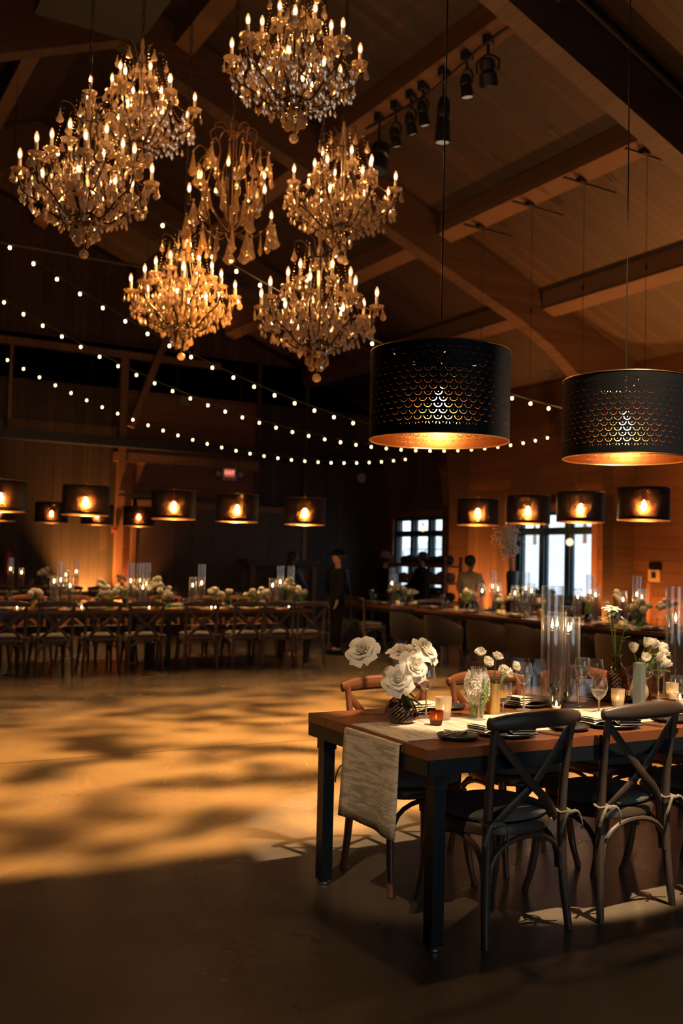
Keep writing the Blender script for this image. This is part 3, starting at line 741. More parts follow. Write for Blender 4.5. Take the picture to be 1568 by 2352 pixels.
TIERS=[(8,.455,0,[(.045,-.24),(.16,-.30),(.30,-.20),(.42,-.13),(.455,-.045)],0),
       (6,.245,.165,[(.035,-.06),(.10,-.09),(.18,.00),(.235,.06),(.245,.12)],.3),
       (4,.205,-.13,[(.045,-.27),(.11,-.29),(.18,-.24),(.205,-.175)],.55)]
def arm_mesh(pr):
    b=MB(); b.tube(catmull([(x,0,z) for x,z in pr],5),.0075,7); return b.mesh('arm',M['iron'])
ARMS=[arm_mesh(t[3]) for t in TIERS]
def stem_mesh():
    b=MB(); b.lathe([(.0,-.36),(.02,-.35),(.03,-.31),(.018,-.28),(.03,-.22),(.014,-.12),(.024,-.04),(.012,.05),(.03,.12),(.014,.2),(.02,.3),(.034,.36),(.015,.42),(.03,.47),(.012,.52),(.018,.57),(.008,.64),(0,.645)],14)
    return b.mesh('stem',M['crystal'])
STEM=stem_mesh()
def cage_mesh():
    b=MB()
    for k in range(6):
        a=2*PI*k/6; c,s=math.cos(a),math.sin(a)
        b.tube(catmull([(c*q,s*q,z) for q,z in ((.03,-.27),(.10,-.12),(.13,.05),(.09,.22),(.06,.38),(.10,.46))],4),.005,5)
        a+=PI/6; c,s=math.cos(a),math.sin(a)
        b.tube(catmull([(c*q,s*q,z) for q,z in ((.05,.40),(.12,.52),(.19,.53),(.20,.47))],4),.005,5)
    b.tube([(.06*math.cos(i*PI/8),.06*math.sin(i*PI/8),.40) for i in range(16)],.008,5,closed=True)
    b.tube([(.05*math.cos(i*PI/8),.05*math.sin(i*PI/8),-.25) for i in range(16)],.010,5,closed=True)
    return b.mesh('frame',M['iron'])
CAGE=cage_mesh()
def bowl_mesh():
    b=MB(); b.lathe([(0,-.385),(.03,-.38),(.065,-.355),(.082,-.32),(.078,-.31),(0,-.315)],20,flute=.04,fn=10); return b.mesh('bowl',M['smoke'])
BOWL=bowl_mesh()
b=MB(); b.ball((0,0,-.535),.034,14,10); 
for k in range(7): b.octa((0,0,-.395-k*.016),.007)
BALL=b.mesh('finial_ball',M['crystal'],smooth=25)
def tip(t,k,n): 
    a=2*PI*k/n+t[4]; return Vector((t[1]*math.cos(a),t[1]*math.sin(a),t[2]))
def garland_mesh():
    b=MB(); r=random.Random(5)
    def minidrop(p,s=1.0):
        x,y,z=p; w=.014*s; h=.05*s
        b.add([(x,y,z),(x+w,y,z-h*.65),(x,y+w*.5,z-h*.65),(x-w,y,z-h*.65),(x,y-w*.5,z-h*.65),(x,y,z-h)],[(0,1,2),(0,2,3),(0,3,4),(0,4,1),(5,2,1),(5,3,2),(5,4,3),(5,1,4)])
    T=TIERS
    for k in range(8):
        p=tip(T[0],k,8); q=tip(T[0],k+1,8); a=2*PI*k/8
        garland(b,p-Vector((0,0,.03)),q-Vector((0,0,.03)),.11,16,.0065)
        garland(b,p+Vector((0,0,-.01)),(.11*math.cos(a),.11*math.sin(a),.40),.10,26,.006)
        m=(p+q)/2; minidrop((m.x,m.y,m.z-.14),1.3)
        for j in range(7):
            f=.25+j*.11; minidrop((p.x*f,p.y*f,-.28+.2*abs(f-.35)+r.uniform(-.02,.0)),1.2)
    for k in range(6):
        p=tip(T[1],k,6); q=tip(T[1],k+1,6); a=2*PI*k/6+T[1][4]
        garland(b,p-Vector((0,0,.02)),q-Vector((0,0,.02)),.09,12,.0065)
        garland(b,p,(.17*math.cos(a),.17*math.sin(a),.50),.05,14,.006)
        m=(p+q)/2; minidrop((m.x,m.y,m.z-.11),1.4)
        for j in range(4): minidrop((p.x*(.35+j*.18),p.y*(.35+j*.18),.02+.03*j+r.uniform(-.03,.0)),1.2)
    for k in range(10):
        a=2*PI*k/10; garland(b,(.08*math.cos(a),.08*math.sin(a),-.31),(.2*math.cos(a),.2*math.sin(a),-.2),.06,9,.006)
        garland(b,(.06*math.cos(a),.06*math.sin(a),.38),(.06*math.cos(a+.63),.06*math.sin(a+.63),.38),.04,5,.006)
    for _ in range(260):
        a=r.uniform(0,6.28); q=r.uniform(.1,.46); minidrop((q*math.cos(a),q*math.sin(a),(r.uniform(-.24,.10)-.15*(q-.1)) if q<.3 else r.uniform(-.17,-.02)),r.uniform(1.1,1.8))
    return b.mesh('bead_garlands',M['crystal'],smooth=0)
GARL=garland_mesh()
def chain(parent,z0,z1):
    b=MB(); n=max(2,int((z1-z0)/.062)); 
    for i in range(n):
        z=z0+(z1-z0)*(i+.5)/n; o=(i%2)*PI/2
        pts=[(.014*math.cos(a)*math.cos(o),.014*math.cos(a)*math.sin(o),z+.036*math.sin(a)) for a in [j*PI/4 for j in range(8)]]
        b.tube(pts,.0042,4,closed=True)
    b.lathe([(0,z1-.03),(.05,z1-.02),(.055,z1),(0,z1)],14)
    b.ob('chain',M['iron'],parent)
def crystal_chandelier(x,y,z,rz,label,off=0.0,sc=1.0,ctop=None):
    t=thing('crystal_chandelier',label,'chandelier',(x,y,z),rz,'cluster of chandeliers over the dance floor')
    link('stem',STEM,t); link('frame',CAGE,t); link('bowl',BOWL,t); link('finial_ball',BALL,t)
    g=link('bead_garlands',GARL,t); g['kind']='stuff'
    r=random.Random(int(x*100)); nd=0
    for ti,T in enumerate(TIERS):
        for k in range(T[0]):
            a=2*PI*k/T[0]+T[4]; arm=link('arm',ARMS[ti],t,(0,0,0),(0,0,a))
            link('candle_dish',DISH,arm,(T[1],0,T[2])); link('candle_sleeve',SLEEVE,arm,(T[1],0,T[2])); link('bulb',BULB,arm,(T[1],0,T[2]))
            p=tip(T,k,T[0])
            for q in range(4 if ti<2 else 3):
                aa=a+2*PI*q/(4 if ti<2 else 3)+.4
                link('crystal_drop',P_DROP if q%2 else P_BIG,t,(p.x+.05*math.cos(aa),p.y+.05*math.sin(aa),p.z+.008),(r.uniform(-.1,.1),r.uniform(-.1,.1),r.uniform(0,3.1))); nd+=1
    for k in range(6):
        a=2*PI*(k+.5)/6; link('crystal_drop',P_BIG,t,(.20*math.cos(a),.20*math.sin(a),.46),(0,0,r.uniform(0,3))); nd+=1
    for k in range(7):
        a=2*PI*k/7; link('crystal_drop',P_DROP,t,(.07*math.cos(a),.07*math.sin(a),.385),(0,0,r.uniform(0,3))); nd+=1
        link('crystal_drop',P_BIG,t,(.085*math.cos(a),.085*math.sin(a),-.345),(0,0,r.uniform(0,3))); nd+=1
    for k in range(4):
        a=2*PI*k/4+.3; link('crystal_drop',P_BIG,t,(.05*math.cos(a),.05*math.sin(a),-.385),(0,0,r.uniform(0,3))); nd+=1
    chain(t,.645,(ctop if ctop else zc(x)-.02)-z)
    return t
CH=[(3.60,6.78,3.42,.15,'crystal chandelier hanging lowest of the cluster, beside the big black drum lamp'),
    (3.04,8.28,3.77,.42,'crystal chandelier in front of the festoon lights, left of the lowest one'),
    (4.00,7.16,4.52,.0,'crystal chandelier directly above the lowest one, overlapping its crown'),
    (3.06,6.20,4.98,.3,'crystal chandelier at the top of the photo, its crown cut off'),
    (2.48,7.91,5.14,.2,'crystal chandelier in front of the black box under the ridge'),
    (1.81,6.97,4.13,.5,'grey-looking crystal chandelier farthest left of the cluster')]
for c in CH: crystal_chandelier(*c)
# bronze chandelier with large amber kite crystals
t=thing('bronze_chandelier','open bronze chandelier with big amber kite crystals in the middle of the cluster','chandelier',(3.12,7.43,4.20),.25,'cluster of chandeliers over the dance floor')
b=MB(); b.tube([(0,0,-.12),(0,0,.80)],.008,8); b.lathe([(0,-.16),(.03,-.13),(.05,-.08),(.03,-.03),(.015,0),(0,0)],14); b.lathe([(0,.7),(.04,.72),(.05,.75),(.02,.79),(0,.79)],14); b.ob('stem',M['bronze'],t)
def scroll(a,pts,name,r=.007):
    b=MB(); b.tube(catmull([(x*math.cos(a),x*math.sin(a),z) for x,z in pts],5),r,6); return b.ob(name,M['bronze'],t)
rk=random.Random(4)
for k in range(8):
    a=2*PI*k/8; R_=.42 if k%2==0 else .26; zz=.04 if k%2==0 else .27
    arm=scroll(a,[(.02,-.06),(.14,-.10),(R_*.75,-.02+zz*.4),(R_*.95,.06+zz*.6),(R_,zz)] ,'arm')
    link('candle_sleeve',SLEEVE_D,arm,(R_*math.cos(a),R_*math.sin(a),zz)); link('bulb',BULB,arm,(R_*math.cos(a),R_*math.sin(a),zz)) 
    for q in range(3):
        aa=a+rk.uniform(-.3,.3); rr=R_+rk.uniform(-.09,.05)
        link('crystal_kite',P_KITE,t,(rr*math.cos(aa),rr*math.sin(aa),zz-.01+rk.uniform(-.05,.02)),(0,0,rk.uniform(0,3)))
    scroll(a+.39,[(.03,-.05),(.17,.12),(.24,.33),(.20,.52),(.27,.60),(.33,.55)],'scroll',.006)
    for q in range(3):
        f=(.33,.27,.22)[q]; link('crystal_kite',P_KS if q else P_KITE,t,(f*math.cos(a+.39),f*math.sin(a+.39),(.53,.42,.30)[q]),(0,0,rk.uniform(0,3)))
    scroll(a,[(.01,.70),(.10,.80),(.19,.76),(.17,.64),(.22,.60)],'scroll',.005)
    link('crystal_kite_small',P_KS,t,(.22*math.cos(a),.22*math.sin(a),.59),(0,0,rk.uniform(0,3)))
    link('crystal_kite',P_KITE,t,(.17*math.cos(a+.2),.17*math.sin(a+.2),-.10),(0,0,rk.uniform(0,3)))
chain(t,.79,zc(3.12)-.02-4.2)
# ------------------------------------------------------------------ perforated drum lamps
def shade_mesh():
    me=bpy.data.meshes.new('lamp_shade'); n=96; R1,R2,H=.300,.2975,.38
    vs=[];fs=[];uv=[];mi=[]
    for q,(r,m) in enumerate(((R1,0),(R2,1))):
        b0=len(vs)
        for i in range(n+1):
            a=2*PI*i/n
            for z in (0,H): vs.append((r*math.cos(a),r*math.sin(a),z))
        for i in range(n):
            f=(b0+2*i,b0+2*i+2,b0+2*i+3,b0+2*i+1); f=f if m==0 else f[::-1]; fs.append(f); mi.append(m)
            U=2*PI*R1/n; t=[(i*U,0),((i+1)*U,0),((i+1)*U,H),(i*U,H)]
            uv+= t if m==0 else [t[3],t[2],t[1],t[0]]
    me.from_pydata(vs,[],fs); me.materials.append(M['shade_out']); me.materials.append(M['shade_in'])
    me.polygons.foreach_set('material_index',mi); me.polygons.foreach_set('use_smooth',[True]*len(fs))
    l=me.uv_layers.new(name='UVMap')
    for i,c in enumerate(uv): l.data[i].uv=c
    me.update(); return me
SHADE=shade_mesh(); SHADEF=SHADE.copy(); SHADEF.materials[0]=M['shade_out_far']; SHADEF.materials[1]=M['shade_in_far']
b=MB()
for z in (0,.38): b.tube([(.299*math.cos(i*PI/24),.299*math.sin(i*PI/24),z) for i in range(48)],.0035,5,closed=True)
for k in range(3): a=k*2*PI/3; b.tube([(0,0,.31),(.298*math.cos(a),.298*math.sin(a),.37)],.003,5)
b.lathe([(.024,.23),(.026,.30),(.012,.34),(.008,.42)],12); RING=b.mesh('shade_frame',M['brass'])
def lb(m,nm):
    b=MB(); b.lathe([(0,.12),(.02,.125),(.032,.15),(.03,.18),(.015,.21),(.013,.235)],14); return b.mesh(nm,m)
LB1,LB2,LB3=lb(M['lampbulb'],'bulb'),lb(M['farbulb'],'bulb_dim'),lb(M['dimbulb'],'bulb_far')
def drum(x,y,z,label,group,far=True,clamp=False):
    t=thing('drum_pendant_lamp',label,'pendant lamp',(x,y,z),random.random()*6 if far else 0,group)
    link('lamp_shade',SHADEF if far else SHADE,t); link('shade_frame',RING,t); link('bulb',(LB3 if y>17 else LB2) if far else LB1,t)
    zt=(6.4 if clamp else zc(x))-z
    b=MB(); b.tube([(0,0,.4),(0,0,zt)],.0035,5); b.ob('cord',M['iron'],t)
    if clamp:
        t.rotation_euler[2]=0
        b=MB(); b.tube([(-.35,.0,zt+.0),(.55,.0,zt-.02)],.018,6); b.ob('hanging_rod',M['iron'],t)
        b=MB(); b.box((-.05,0,zt+.1),(.1,.1,.22)); b.ob('clamp',M['black'],t,smooth=0)
        b=MB(); b.lathe([(0,0),(.012,.0),(.018,.05),(0,.09)],8,c=(0,0,(4.9-z if y>10 else 5.0-z)))
        b.ob('cord_weight',M['black'],t)
drum(2.46,3.5,2.0,'large black perforated drum lamp over the corner end of the close table','drum lamps over the close table',False)
drum(3.56,3.5,2.0,'large black perforated drum lamp over the close table, by the photo edge','drum lamps over the close table',False)
for i,(x,y) in enumerate(((2.42,12.85),(3.5,12.9),(4.72,12.95),(5.66,12.95),(6.74,12.95))):
    drum(x,y,1.98,'black drum lamp over the long back table, %s'%['cut by the photo edge','second from the photo edge','in the middle of the row of five','second from the aisle end','at the aisle end'][i],'drum lamps over the long back table')
for i,(x,y) in enumerate(((3.45,18.5),(4.42,18.6),(5.27,18.6),(6.08,18.6))):
    drum(x,y,2.03,'small-looking black drum lamp over the farthest table, %s'%['partly out of the photo','second along towards the barn door','third along, half hidden behind a nearer lamp','nearest the barn door'][i],'drum lamps over the farthest table')
for i,(x,y) in enumerate(((8.85,11.57),(8.85,10.47),(8.85,9.46),(8.85,8.40))):
    drum(x,y,2.03,'black drum lamp over the window table, %s'%['nearest the far window','left of the upper window pane','right of the upper window pane','closest, in front of the bare column'][i],'drum lamps over the window table',True,True)
# ------------------------------------------------------------------ festoon strings
b=MB(); b.lathe([(0,-.062),(.011,-.058),(.018,-.044),(.015,-.03),(.010,-.02)],10); FB=b.mesh('festoon_bulb',M['fairy'])
b=MB(); b.lathe([(.013,-.022),(.014,.0),(.006,.012)],8); FS=b.mesh('socket',M['black'])
STR=[(10.0,(.0310,-.645,6.85),2.2,10.35,'nearest of the festoon strings, passing behind the chandeliers',.31),
     (12.0,(.0385,-.7050,6.48),1.6,7.6,'upper festoon string of warm bulbs, second nearest',.315),
     (14.3,(.0383,-.6906,6.543),2.0,12.75,'middle festoon string of warm bulbs crossing to the window wall',.30),
     (17.0,(.0401,-.7134,6.5752),2.6,11.4,'lowest and farthest festoon string of warm bulbs along the board wall',.29)]
for (y,(a,bb,c),x0,x1,l,dx) in STR:
    t=thing('festoon_string',l,'string lights',(x0,y,0))
    f=lambda x:a*x*x+bb*x+c
    m=MB(); n=60; m.tube([(x*1.0-x0,0,f(x)+.012) for x in [x0+(x1-x0)*i/n for i in range(n+1)]],.006,5); m.ob('cable',M['black'],t)
    x=x0+.1
    while x<x1:
        z=f(x); s=link('socket',FS,t,(x-x0,0,z)); link('bulb',FB,s,(0,0,0))
        x+=dx/math.sqrt(1+(2*a*x+bb)**2)
# ------------------------------------------------------------------ stage lights clamped to the purlin
def stage(x,y,z,L,r,tilt,rz,label,lit=True):
    t=thing('stage_light',label,'stage light',(x,y,z),rz,'stage lights clamped under the purlin')
    Mx=Matrix.Rotation(tilt,3,'Y')
    b=MB(); b.lathe([(r*.5,L*.5),(r*.75,L*.42),(r*.8,L*.1),(r*.62,.05*L),(r*.9,-.05*L),(r,-L*.5),(r*.93,-L*.5),(r*.8,-L*.35),(0,-L*.34)],16,M=Mx)
    for k in range(4): b.shell([(r*.86,L*(.15+k*.06)),(r*.86,L*(.17+k*.06))],16)
    b.ob('housing',M['black'],t)
    q=Mx@Vector((0,0,-L*.46)); b=MB(); b.lathe([(0,0),(r*.85,0),(r*.9,.012),(0,.012)],16,M=Mx,c=q); b.ob('lens',emit('dim_lens_glow_%d'%int(y*100),(1,.75,.5),.28 if lit else .02),t)
    b=MB(); b.tube(catmull([(0,-r*1.05,0),(0,-r*1.15,.12),(0,0,.2),(0,r*1.15,.12),(0,r*1.05,0)],4),.012,6); b.ob('yoke',M['black'],t)
    zt=zc(6.65)-.3-z
    b=MB(); b.tube([(0,0,.2),(0,0,zt)],.018,6); b.box((0,0,zt-.03),(.12,.1,.1)); b.ob('clamp',M['black'],t)
for i,(y,z,L,r,ti,rz,l) in enumerate(((10.95,6.75,.42,.15,.25,.3,'bulkiest, half hidden behind a chandelier'),(10.55,6.88,.24,.07,-.3,.4,'first small one beyond the bulky one'),(10.2,6.92,.26,.07,-.35,.3,'second small one along'),(9.93,6.95,.30,.07,-.25,.2,'third small one along, brightest ring'),(9.50,6.70,.56,.095,.02,0,'long one pointing straight down'),(9.05,6.93,.26,.075,-.15,.2,'short one after the long downward one'),(8.66,6.93,.30,.11,-.4,.6,'nearest to the camera, tilted, with bluish housing'))):
    stage(6.65,y,z,L,r,ti,rz,'black stage light under the purlin, '+l,i!=0)
b=MB(); b.tube(catmull([(6.6,11.2,zc(6.6)-.42),(6.62,9.8,zc(6.6)-.50),(6.6,8.6,zc(6.6)-.40),(6.5,7.9,zc(6.5)-.55)],6),.02,6); tag(b.ob('power_cable',M['black']),'black power cable looping under the purlin past the stage lights','cable')
# ------------------------------------------------------------------ things on the close table
TZ=.7705
def runner(label,x0,x1,y0,y1,z,drop,parent_axis='x'):
    b=MB(); n=60; L=x1-x0; D=z-drop if drop else 0; tot=L+D
    def f(i,j):
        s=i*tot; y=y0+(y1-y0)*j
        if s<D:
            q=s/D; k=1-q
            zz=drop+s-.012*math.sin(j*PI)*k*0+ (.018*math.sin(5*j+1.0))*k**2*0
            return (x0-.004-.010*k-.012*k*math.sin(j*7+.6)-.006*k*math.sin(j*13),y+.006*k*math.sin(zz*9),min(zz,z-.012))
        x=x0+(s-D); e=max(0,1-(s-D)/.03)
        return (x,y,z+.0025-.012*e*e+.0012*math.sin(x*23+j*5)*min(1,(s-D)*6))
    b.grid(f,n,14); o=b.ob('table_runner',M['runner']); o.modifiers.new('thick','SOLIDIFY').thickness=.0022
    return tag(o,label,'table runner')
runner('pale gilded runner along the close table, its end hanging down between the legs',2.172,4.95,3.31,3.745,TZ,.39)
# ---- blooms
def rose_mesh(name,seed,R,m,layers=((3,.20,.95,0),(4,.40,1.0,.04),(5,.62,.95,.15),(5,.84,.85,.38),(6,1.0,.62,.72))):
    b=MB(); r=random.Random(seed)
    for li,(n,q,h,curl) in enumerate(layers):
        off=r.uniform(0,6.28)
        for k in range(n):
            p0=off+2*PI*k/n+r.uniform(-.12,.12); wd=2*PI/n*1.45; cu=curl*r.uniform(.75,1.3); hh=h*r.uniform(.9,1.08); rp=r.uniform(0,6)
            def f(i,j):
                v=j; w=max(.02,math.sin(PI*(.10+.80*v)))**.6; u=2*i-1; ph=p0+u*.5*wd*w
                rr=R*q*(.15+.85*v**.55)+R*cu*max(0,v-.45)**2*2.2+R*.05*math.sin(rp+u*3)*v
                z=R*(hh*v-cu*max(0,v-.62)**2*3.2-.16*u*u*v*v+.05*math.sin(rp*2+u*4)*v*v)
                return (rr*math.cos(ph),rr*math.sin(ph),z)
            b.grid(f,6,6)
    b.ball((0,0,-.02*R),.16*R,8,5,mat=1)
    return b.mesh(name,[m,M['stem']],smooth=70)
RO=[rose_mesh('bloom',s,.049,M['petal']) for s in (1,2,3)]
RAN=[rose_mesh('bloom',s,.026,M['petal'],((4,.25,1.35,-.05),(5,.5,1.4,-.12),(6,.75,1.35,-.14),(6,.95,1.2,-.10),(6,1.08,.95,0))) for s in (5,6)]
TUL=[rose_mesh('bloom',s,.027,M['petal'],((3,.55,1.9,-.05),(3,.85,2.0,-.12),(3,1.0,1.9,.0))) for s in (8,9)]
def zrot(d): return Vector(d).normalized().to_track_quat('Z','Y').to_euler()
def flower(kind,label,bm,head,face,root,cat='flower',sr=.0028,leaves=(),group=None,mid=None):
    head=Vector(head);root=Vector(root); t=thing(kind,label,cat,tuple(root),0,group)
    o=link('bloom',bm,t,tuple(head-root),tuple(zrot(face)))
    h=head-root; fv=Vector(face).normalized()
    md=Vector(mid)-root if mid else h*.55+Vector((-h.x*.15,-h.y*.15,h.z*.08))
    b=MB(); b.tube(catmull([(0,0,0),md,h-fv*.012,h],6),sr,7); b.ob('stem',M['stem'],t)
    for (f,dr,L,m) in leaves:
        p=md*f*2 if f<.5 else md.lerp(h,(f-.5)*2); dr=Vector(dr).normalized(); sd=dr.cross(Vector((.2,.1,1))).normalized()
        b=MB()
        def g(i,j):
            w=math.sin(PI*min(.97,j*.95+.03))**.8*L*.3*(2*i-1)
            q=p+dr*L*j+sd*w+Vector((0,0,-.25*L*j*j+abs(2*i-1)*.06*L)); return tuple(q)
        b.grid(g,4,7); b.ob('leaf',m,t)
    return t
def diamond_vase(name,label,prof,x,y,na,m,nrow,amp):
    b=MB(); H=prof[-1][1]
    def rad_(z):
        for (r0,z0),(r1,z1) in zip(prof,prof[1:]):
            if z0<=z<=z1: return r0+(r1-r0)*(z-z0)/(z1-z0+1e-9)
        return prof[-1][0]
    nz=nrow*2
    def f(i,j):
        z=j*H; a=2*PI*i; r=rad_(z)
        k=round(i*na*2)+round(j*nz); d=(1 if k%2==0 else -1)
        q=r*(1+amp*d*(1 if .03<j<.74 else 0)); return (q*math.cos(a),q*math.sin(a),z)
    b.grid(f,na*2,nz); return b
t=thing('cut_glass_vase','squat smoky diamond-cut vase of roses at the corner of the close table','vase',(2.419,3.688,TZ+.003))
pr=[(.040,0),(.055,.012),(.069,.04),(.066,.065),(.050,.095),(.030,.113),(.024,.122),(.024,.148),(.029,.155)]
diamond_vase('body','',pr,0,0,20,None,9,.045).ob('body',M['smoke'],t,smooth=0)
b=MB(); b.lathe([(0,0.004),(.05,.006),(.060,.035),(.057,.06),(.04,.09),(.0,.095)],20); b.ob('water',M['amber'],t)
V=(2.419,3.688)
lf=M['leaf']
def vr(dx,dy,z=.80): return (V[0]+dx,V[1]+dy,z)
flower('white_rose','white rose leaning out farthest from the bunch over the table end',RO[0],(2.20,3.66,1.09),(-.55,-.45,.55),vr(.01,0),leaves=((.62,(.6,-.5,.3),.05,lf),),mid=(2.36,3.68,.95))
flower('white_rose','white rose highest on the wine glass side of the smoky vase',RO[1],(2.515,3.66,1.08),(.35,-.75,.65),vr(-.01,.01))
flower('white_rose','white rose in the middle of the bunch, behind the open front one',RO[2],(2.43,3.70,1.065),(-.2,-.3,.95),vr(0,.012))
flower('white_rose','open white rose facing forward, front centre of the bunch',RO[1],(2.425,3.615,1.022),(.05,-.95,.4),vr(.0,-.01),leaves=((.5,(.7,-.5,-.1),.075,lf),(.3,(.9,-.2,-.2),.085,lf)))
flower('white_rose','white rose lowest in the bunch, just above the smoky vase rim',RO[0],(2.355,3.62,.965),(-.45,-.75,.5),vr(-.012,-.006),leaves=((.7,(.9,-.3,-.3),.08,lf),(.75,(.8,-.1,-.9),.09,lf),(.8,(.9,.2,.1),.07,lf)))
# ---- glassware
def wine_mesh(h=.225,r=.041,bowl=.105,base=.035,water=0):
    b=MB(); s=h-bowl
    b.lathe([(0,.0),(base,.001),(base,.003),(.012,.007),(.004,.014),(.0035,s*.55),(.004,s-.004),(.012,s+.004)],22)
    b.shell([(.012,s+.004),(r*.72,s+.022),(r*.97,s+.048),(r,s+.062),(r*.93,s+bowl*.85),(r*.86,h)],26)
    b.tube([(r*.86*math.cos(i*PI/13),r*.86*math.sin(i*PI/13),h) for i in range(26)],.0007,4,closed=True)
    mats=[M['wineglass'],M['glass'],M['crystal']]
    b.tube([(0,0,.008),(0,0,s*.5),(0,0,s+.006)],[.0055,.0034,.006],8,mat=2); b.ball((0,0,s+.006),.008,8,5,mat=2,sc=(1,1,.6))
    if water:
        b.lathe([(0,s+.007),(r*.70,s+.023),(r*.95,s+.047),(0,s+.048)],24,mat=1)
    return b.mesh('wine_glass',mats,smooth=50)
WG=wine_mesh(); WG2=wine_mesh(.205,.044,.11,.036); GOB=wine_mesh(.165,.041,.105,.032,1); GOB2=wine_mesh(.145,.043,.105,.03)
def glass(me,x,y,label,name='wine_glass',cat='glass',z=TZ+.003,group=None):
    return tag(link(name,me,None,(x,y,z),(0,0,random.random()*6)),label,cat,group)
glass(WG,2.622,3.789,'wine glass beside the frosted votive, behind the roses')
glass(WG,2.799,3.63,'wine glass in front of the white hyacinth')
glass(GOB2,3.04,3.755,'low goblet in front of the ranunculus','water_goblet')
glass(WG2,2.98,3.87,'wine glass half hidden behind the low goblet and ranunculus')
glass(WG,3.20,3.795,'wine glass standing alone between the ranunculus and the candle cylinders')
glass(WG2,3.559,3.80,'wine glass touching the tall candle cylinders')
glass(WG,3.70,3.925,'wine glass behind the one by the tall candle cylinders')
glass(GOB,3.505,3.60,'goblet of water in front of the wine glasses, above the chair backs','water_goblet')
glass(WG2,3.865,4.0,'tallest-looking wine glass behind the water goblet, by the brown bottle vase')
glass(WG,4.113,3.79,'wine glass in front of the tulips')
glass(WG2,4.16,3.92,'wine glass behind the tulips')
glass(GOB2,4.119,3.66,'low goblet in front of the tulip vase, by the photo edge','water_goblet')
glass(WG,4.33,3.95,'wine glass left of the tall cylinder at the photo edge')
# ---- votives, cylinders, candles
def votive(x,y,label,m,h,r,z=TZ+.003,group=None,taper=.8):
    t=thing('votive_candle',label,'candle',(x,y,z),0,group)
    b=MB(); b.lathe([(0,.003),(r*taper,.003),(r*.97,h*.55),(r,h),(r*.94,h),(r*.9,h*.55),(r*taper*.9,.012),(0,.012)],22); b.ob('holder',m,t)
    b=MB(); b.lathe([(0,.012),(r*.7,.012),(r*.7,h*.40),(0,h*.40)],14); b.ob('wax',M['waxw'],t)
    b=MB(); b.lathe([(0,h*.41),(.004,h*.41+.006),(.0035,h*.41+.014),(0,h*.41+.024)],8); b.ob('flame',M['flame'],t)
    return t
votive(2.533,3.582,'small dark amber votive with a lit candle near the smoky vase',M['votive'],.062,.031)
votive(2.648,3.69,'tall frosted cream votive beside the dark amber one',M['frost'],.101,.037)
votive(3.73,3.70,'frosted cream votive behind the water goblet',M['frost'],.09,.034)
votive(4.23,3.80,'frosted cream votive among the glasses past the tulips',M['frost'],.09,.034)
def tealight(x,y,label,z=TZ+.003,group=None):
    t=thing('tealight',label,'candle',(x,y,z),0,group)
    b=MB(); b.lathe([(0,0),(.019,0),(.019,.014),(0,.014)],14); b.ob('wax',M['waxw'],t)
    b=MB(); b.shell([(.021,0),(.022,.024)],16); b.ob('cup',M['glass'],t)
    b=MB(); b.lathe([(0,.015),(.005,.022),(.004,.031),(0,.044)],8); b.ob('flame',M['flame'],t)
    return t
tealight(3.36,3.74,'lit tealight in front of the tall candle cylinders')
tealight(4.20,3.72,'lit tealight among the glasses in front of the tulips')
def cylinder(x,y,h,r,label,z=TZ+.003,n=28,group=None):
    b=MB(); b.shell([(0.0005,.004),(r,.004),(r,h),(r-.003,h),(r-.003,.008),(0.0005,.008)],n)
    b.tube([((r-.0015)*math.cos(i*2*PI/n),(r-.0015)*math.sin(i*2*PI/n),h) for i in range(n)],.0018,4,closed=True)
    return tag(b.ob('candle_cylinder',M['glass'],None,(x,y,z),smooth=50),label,'glass cylinder',group)
def taper(x,y,z0,h,label,stick=True,z=TZ+.003,group=None,r=.0115):
    if stick:
        b=MB(); b.lathe([(0,.008),(.03,.010),(.03,.014),(.006,.02),(.005,z0-.05),(.010,z0-.045),(.021,z0-.028),(.021,z0-.016),(.010,z0),(.015,z0+.008),(.0,z0+.008)],16)
        tag(b.ob('candlestick',M['black'],None,(x,y,z)),'black ball-stem candlestick holding the '+label,'candlestick')
    t=thing('taper_candle',label,'candle',(x,y,z+z0+(.009 if stick else .0)),0,group)
    b=MB(); b.lathe([(0,0),(r,0),(r*.92,h),(r*.5,h+.004),(0,h+.002)],12); b.ob('wax',M['wax'],t)
    b=MB(); b.lathe([(0,h+.01),(.0055,h+.02),(.0065,h+.027),(.004,h+.042),(0,h+.06)],10); b.ob('flame',M['flame'],t)
    b=MB(); b.tube([(0,0,h),(0,0,h+.012)],.0012,5); b.ob('wick',M['black'],t)
cylinder(3.435,3.861,.60,.056,'tallest clear glass candle cylinder, in the middle of the close table'); taper(3.435,3.861,.10,.265,'smoky taper candle in the tallest middle cylinder')
cylinder(3.565,3.875,.44,.053,'shorter clear candle cylinder beside the tallest one'); taper(3.555,3.875,.07,.275,'smoky taper candle in the shorter middle cylinder')
cylinder(3.60,4.01,.46,.05,'clear candle cylinder behind the middle pair, nearer the far chairs'); taper(3.60,4.01,.07,.29,'smoky taper candle in the cylinder behind the middle pair')
cylinder(4.51,4.03,.60,.056,'tallest candle cylinder by the photo edge'); taper(4.51,4.03,.08,.30,'smoky taper candle in the tall cylinder by the photo edge')
cylinder(4.62,3.92,.5,.053,'second candle cylinder, cut by the photo edge'); taper(4.62,3.92,.08,.25,'smoky taper candle in the cylinder cut by the photo edge')
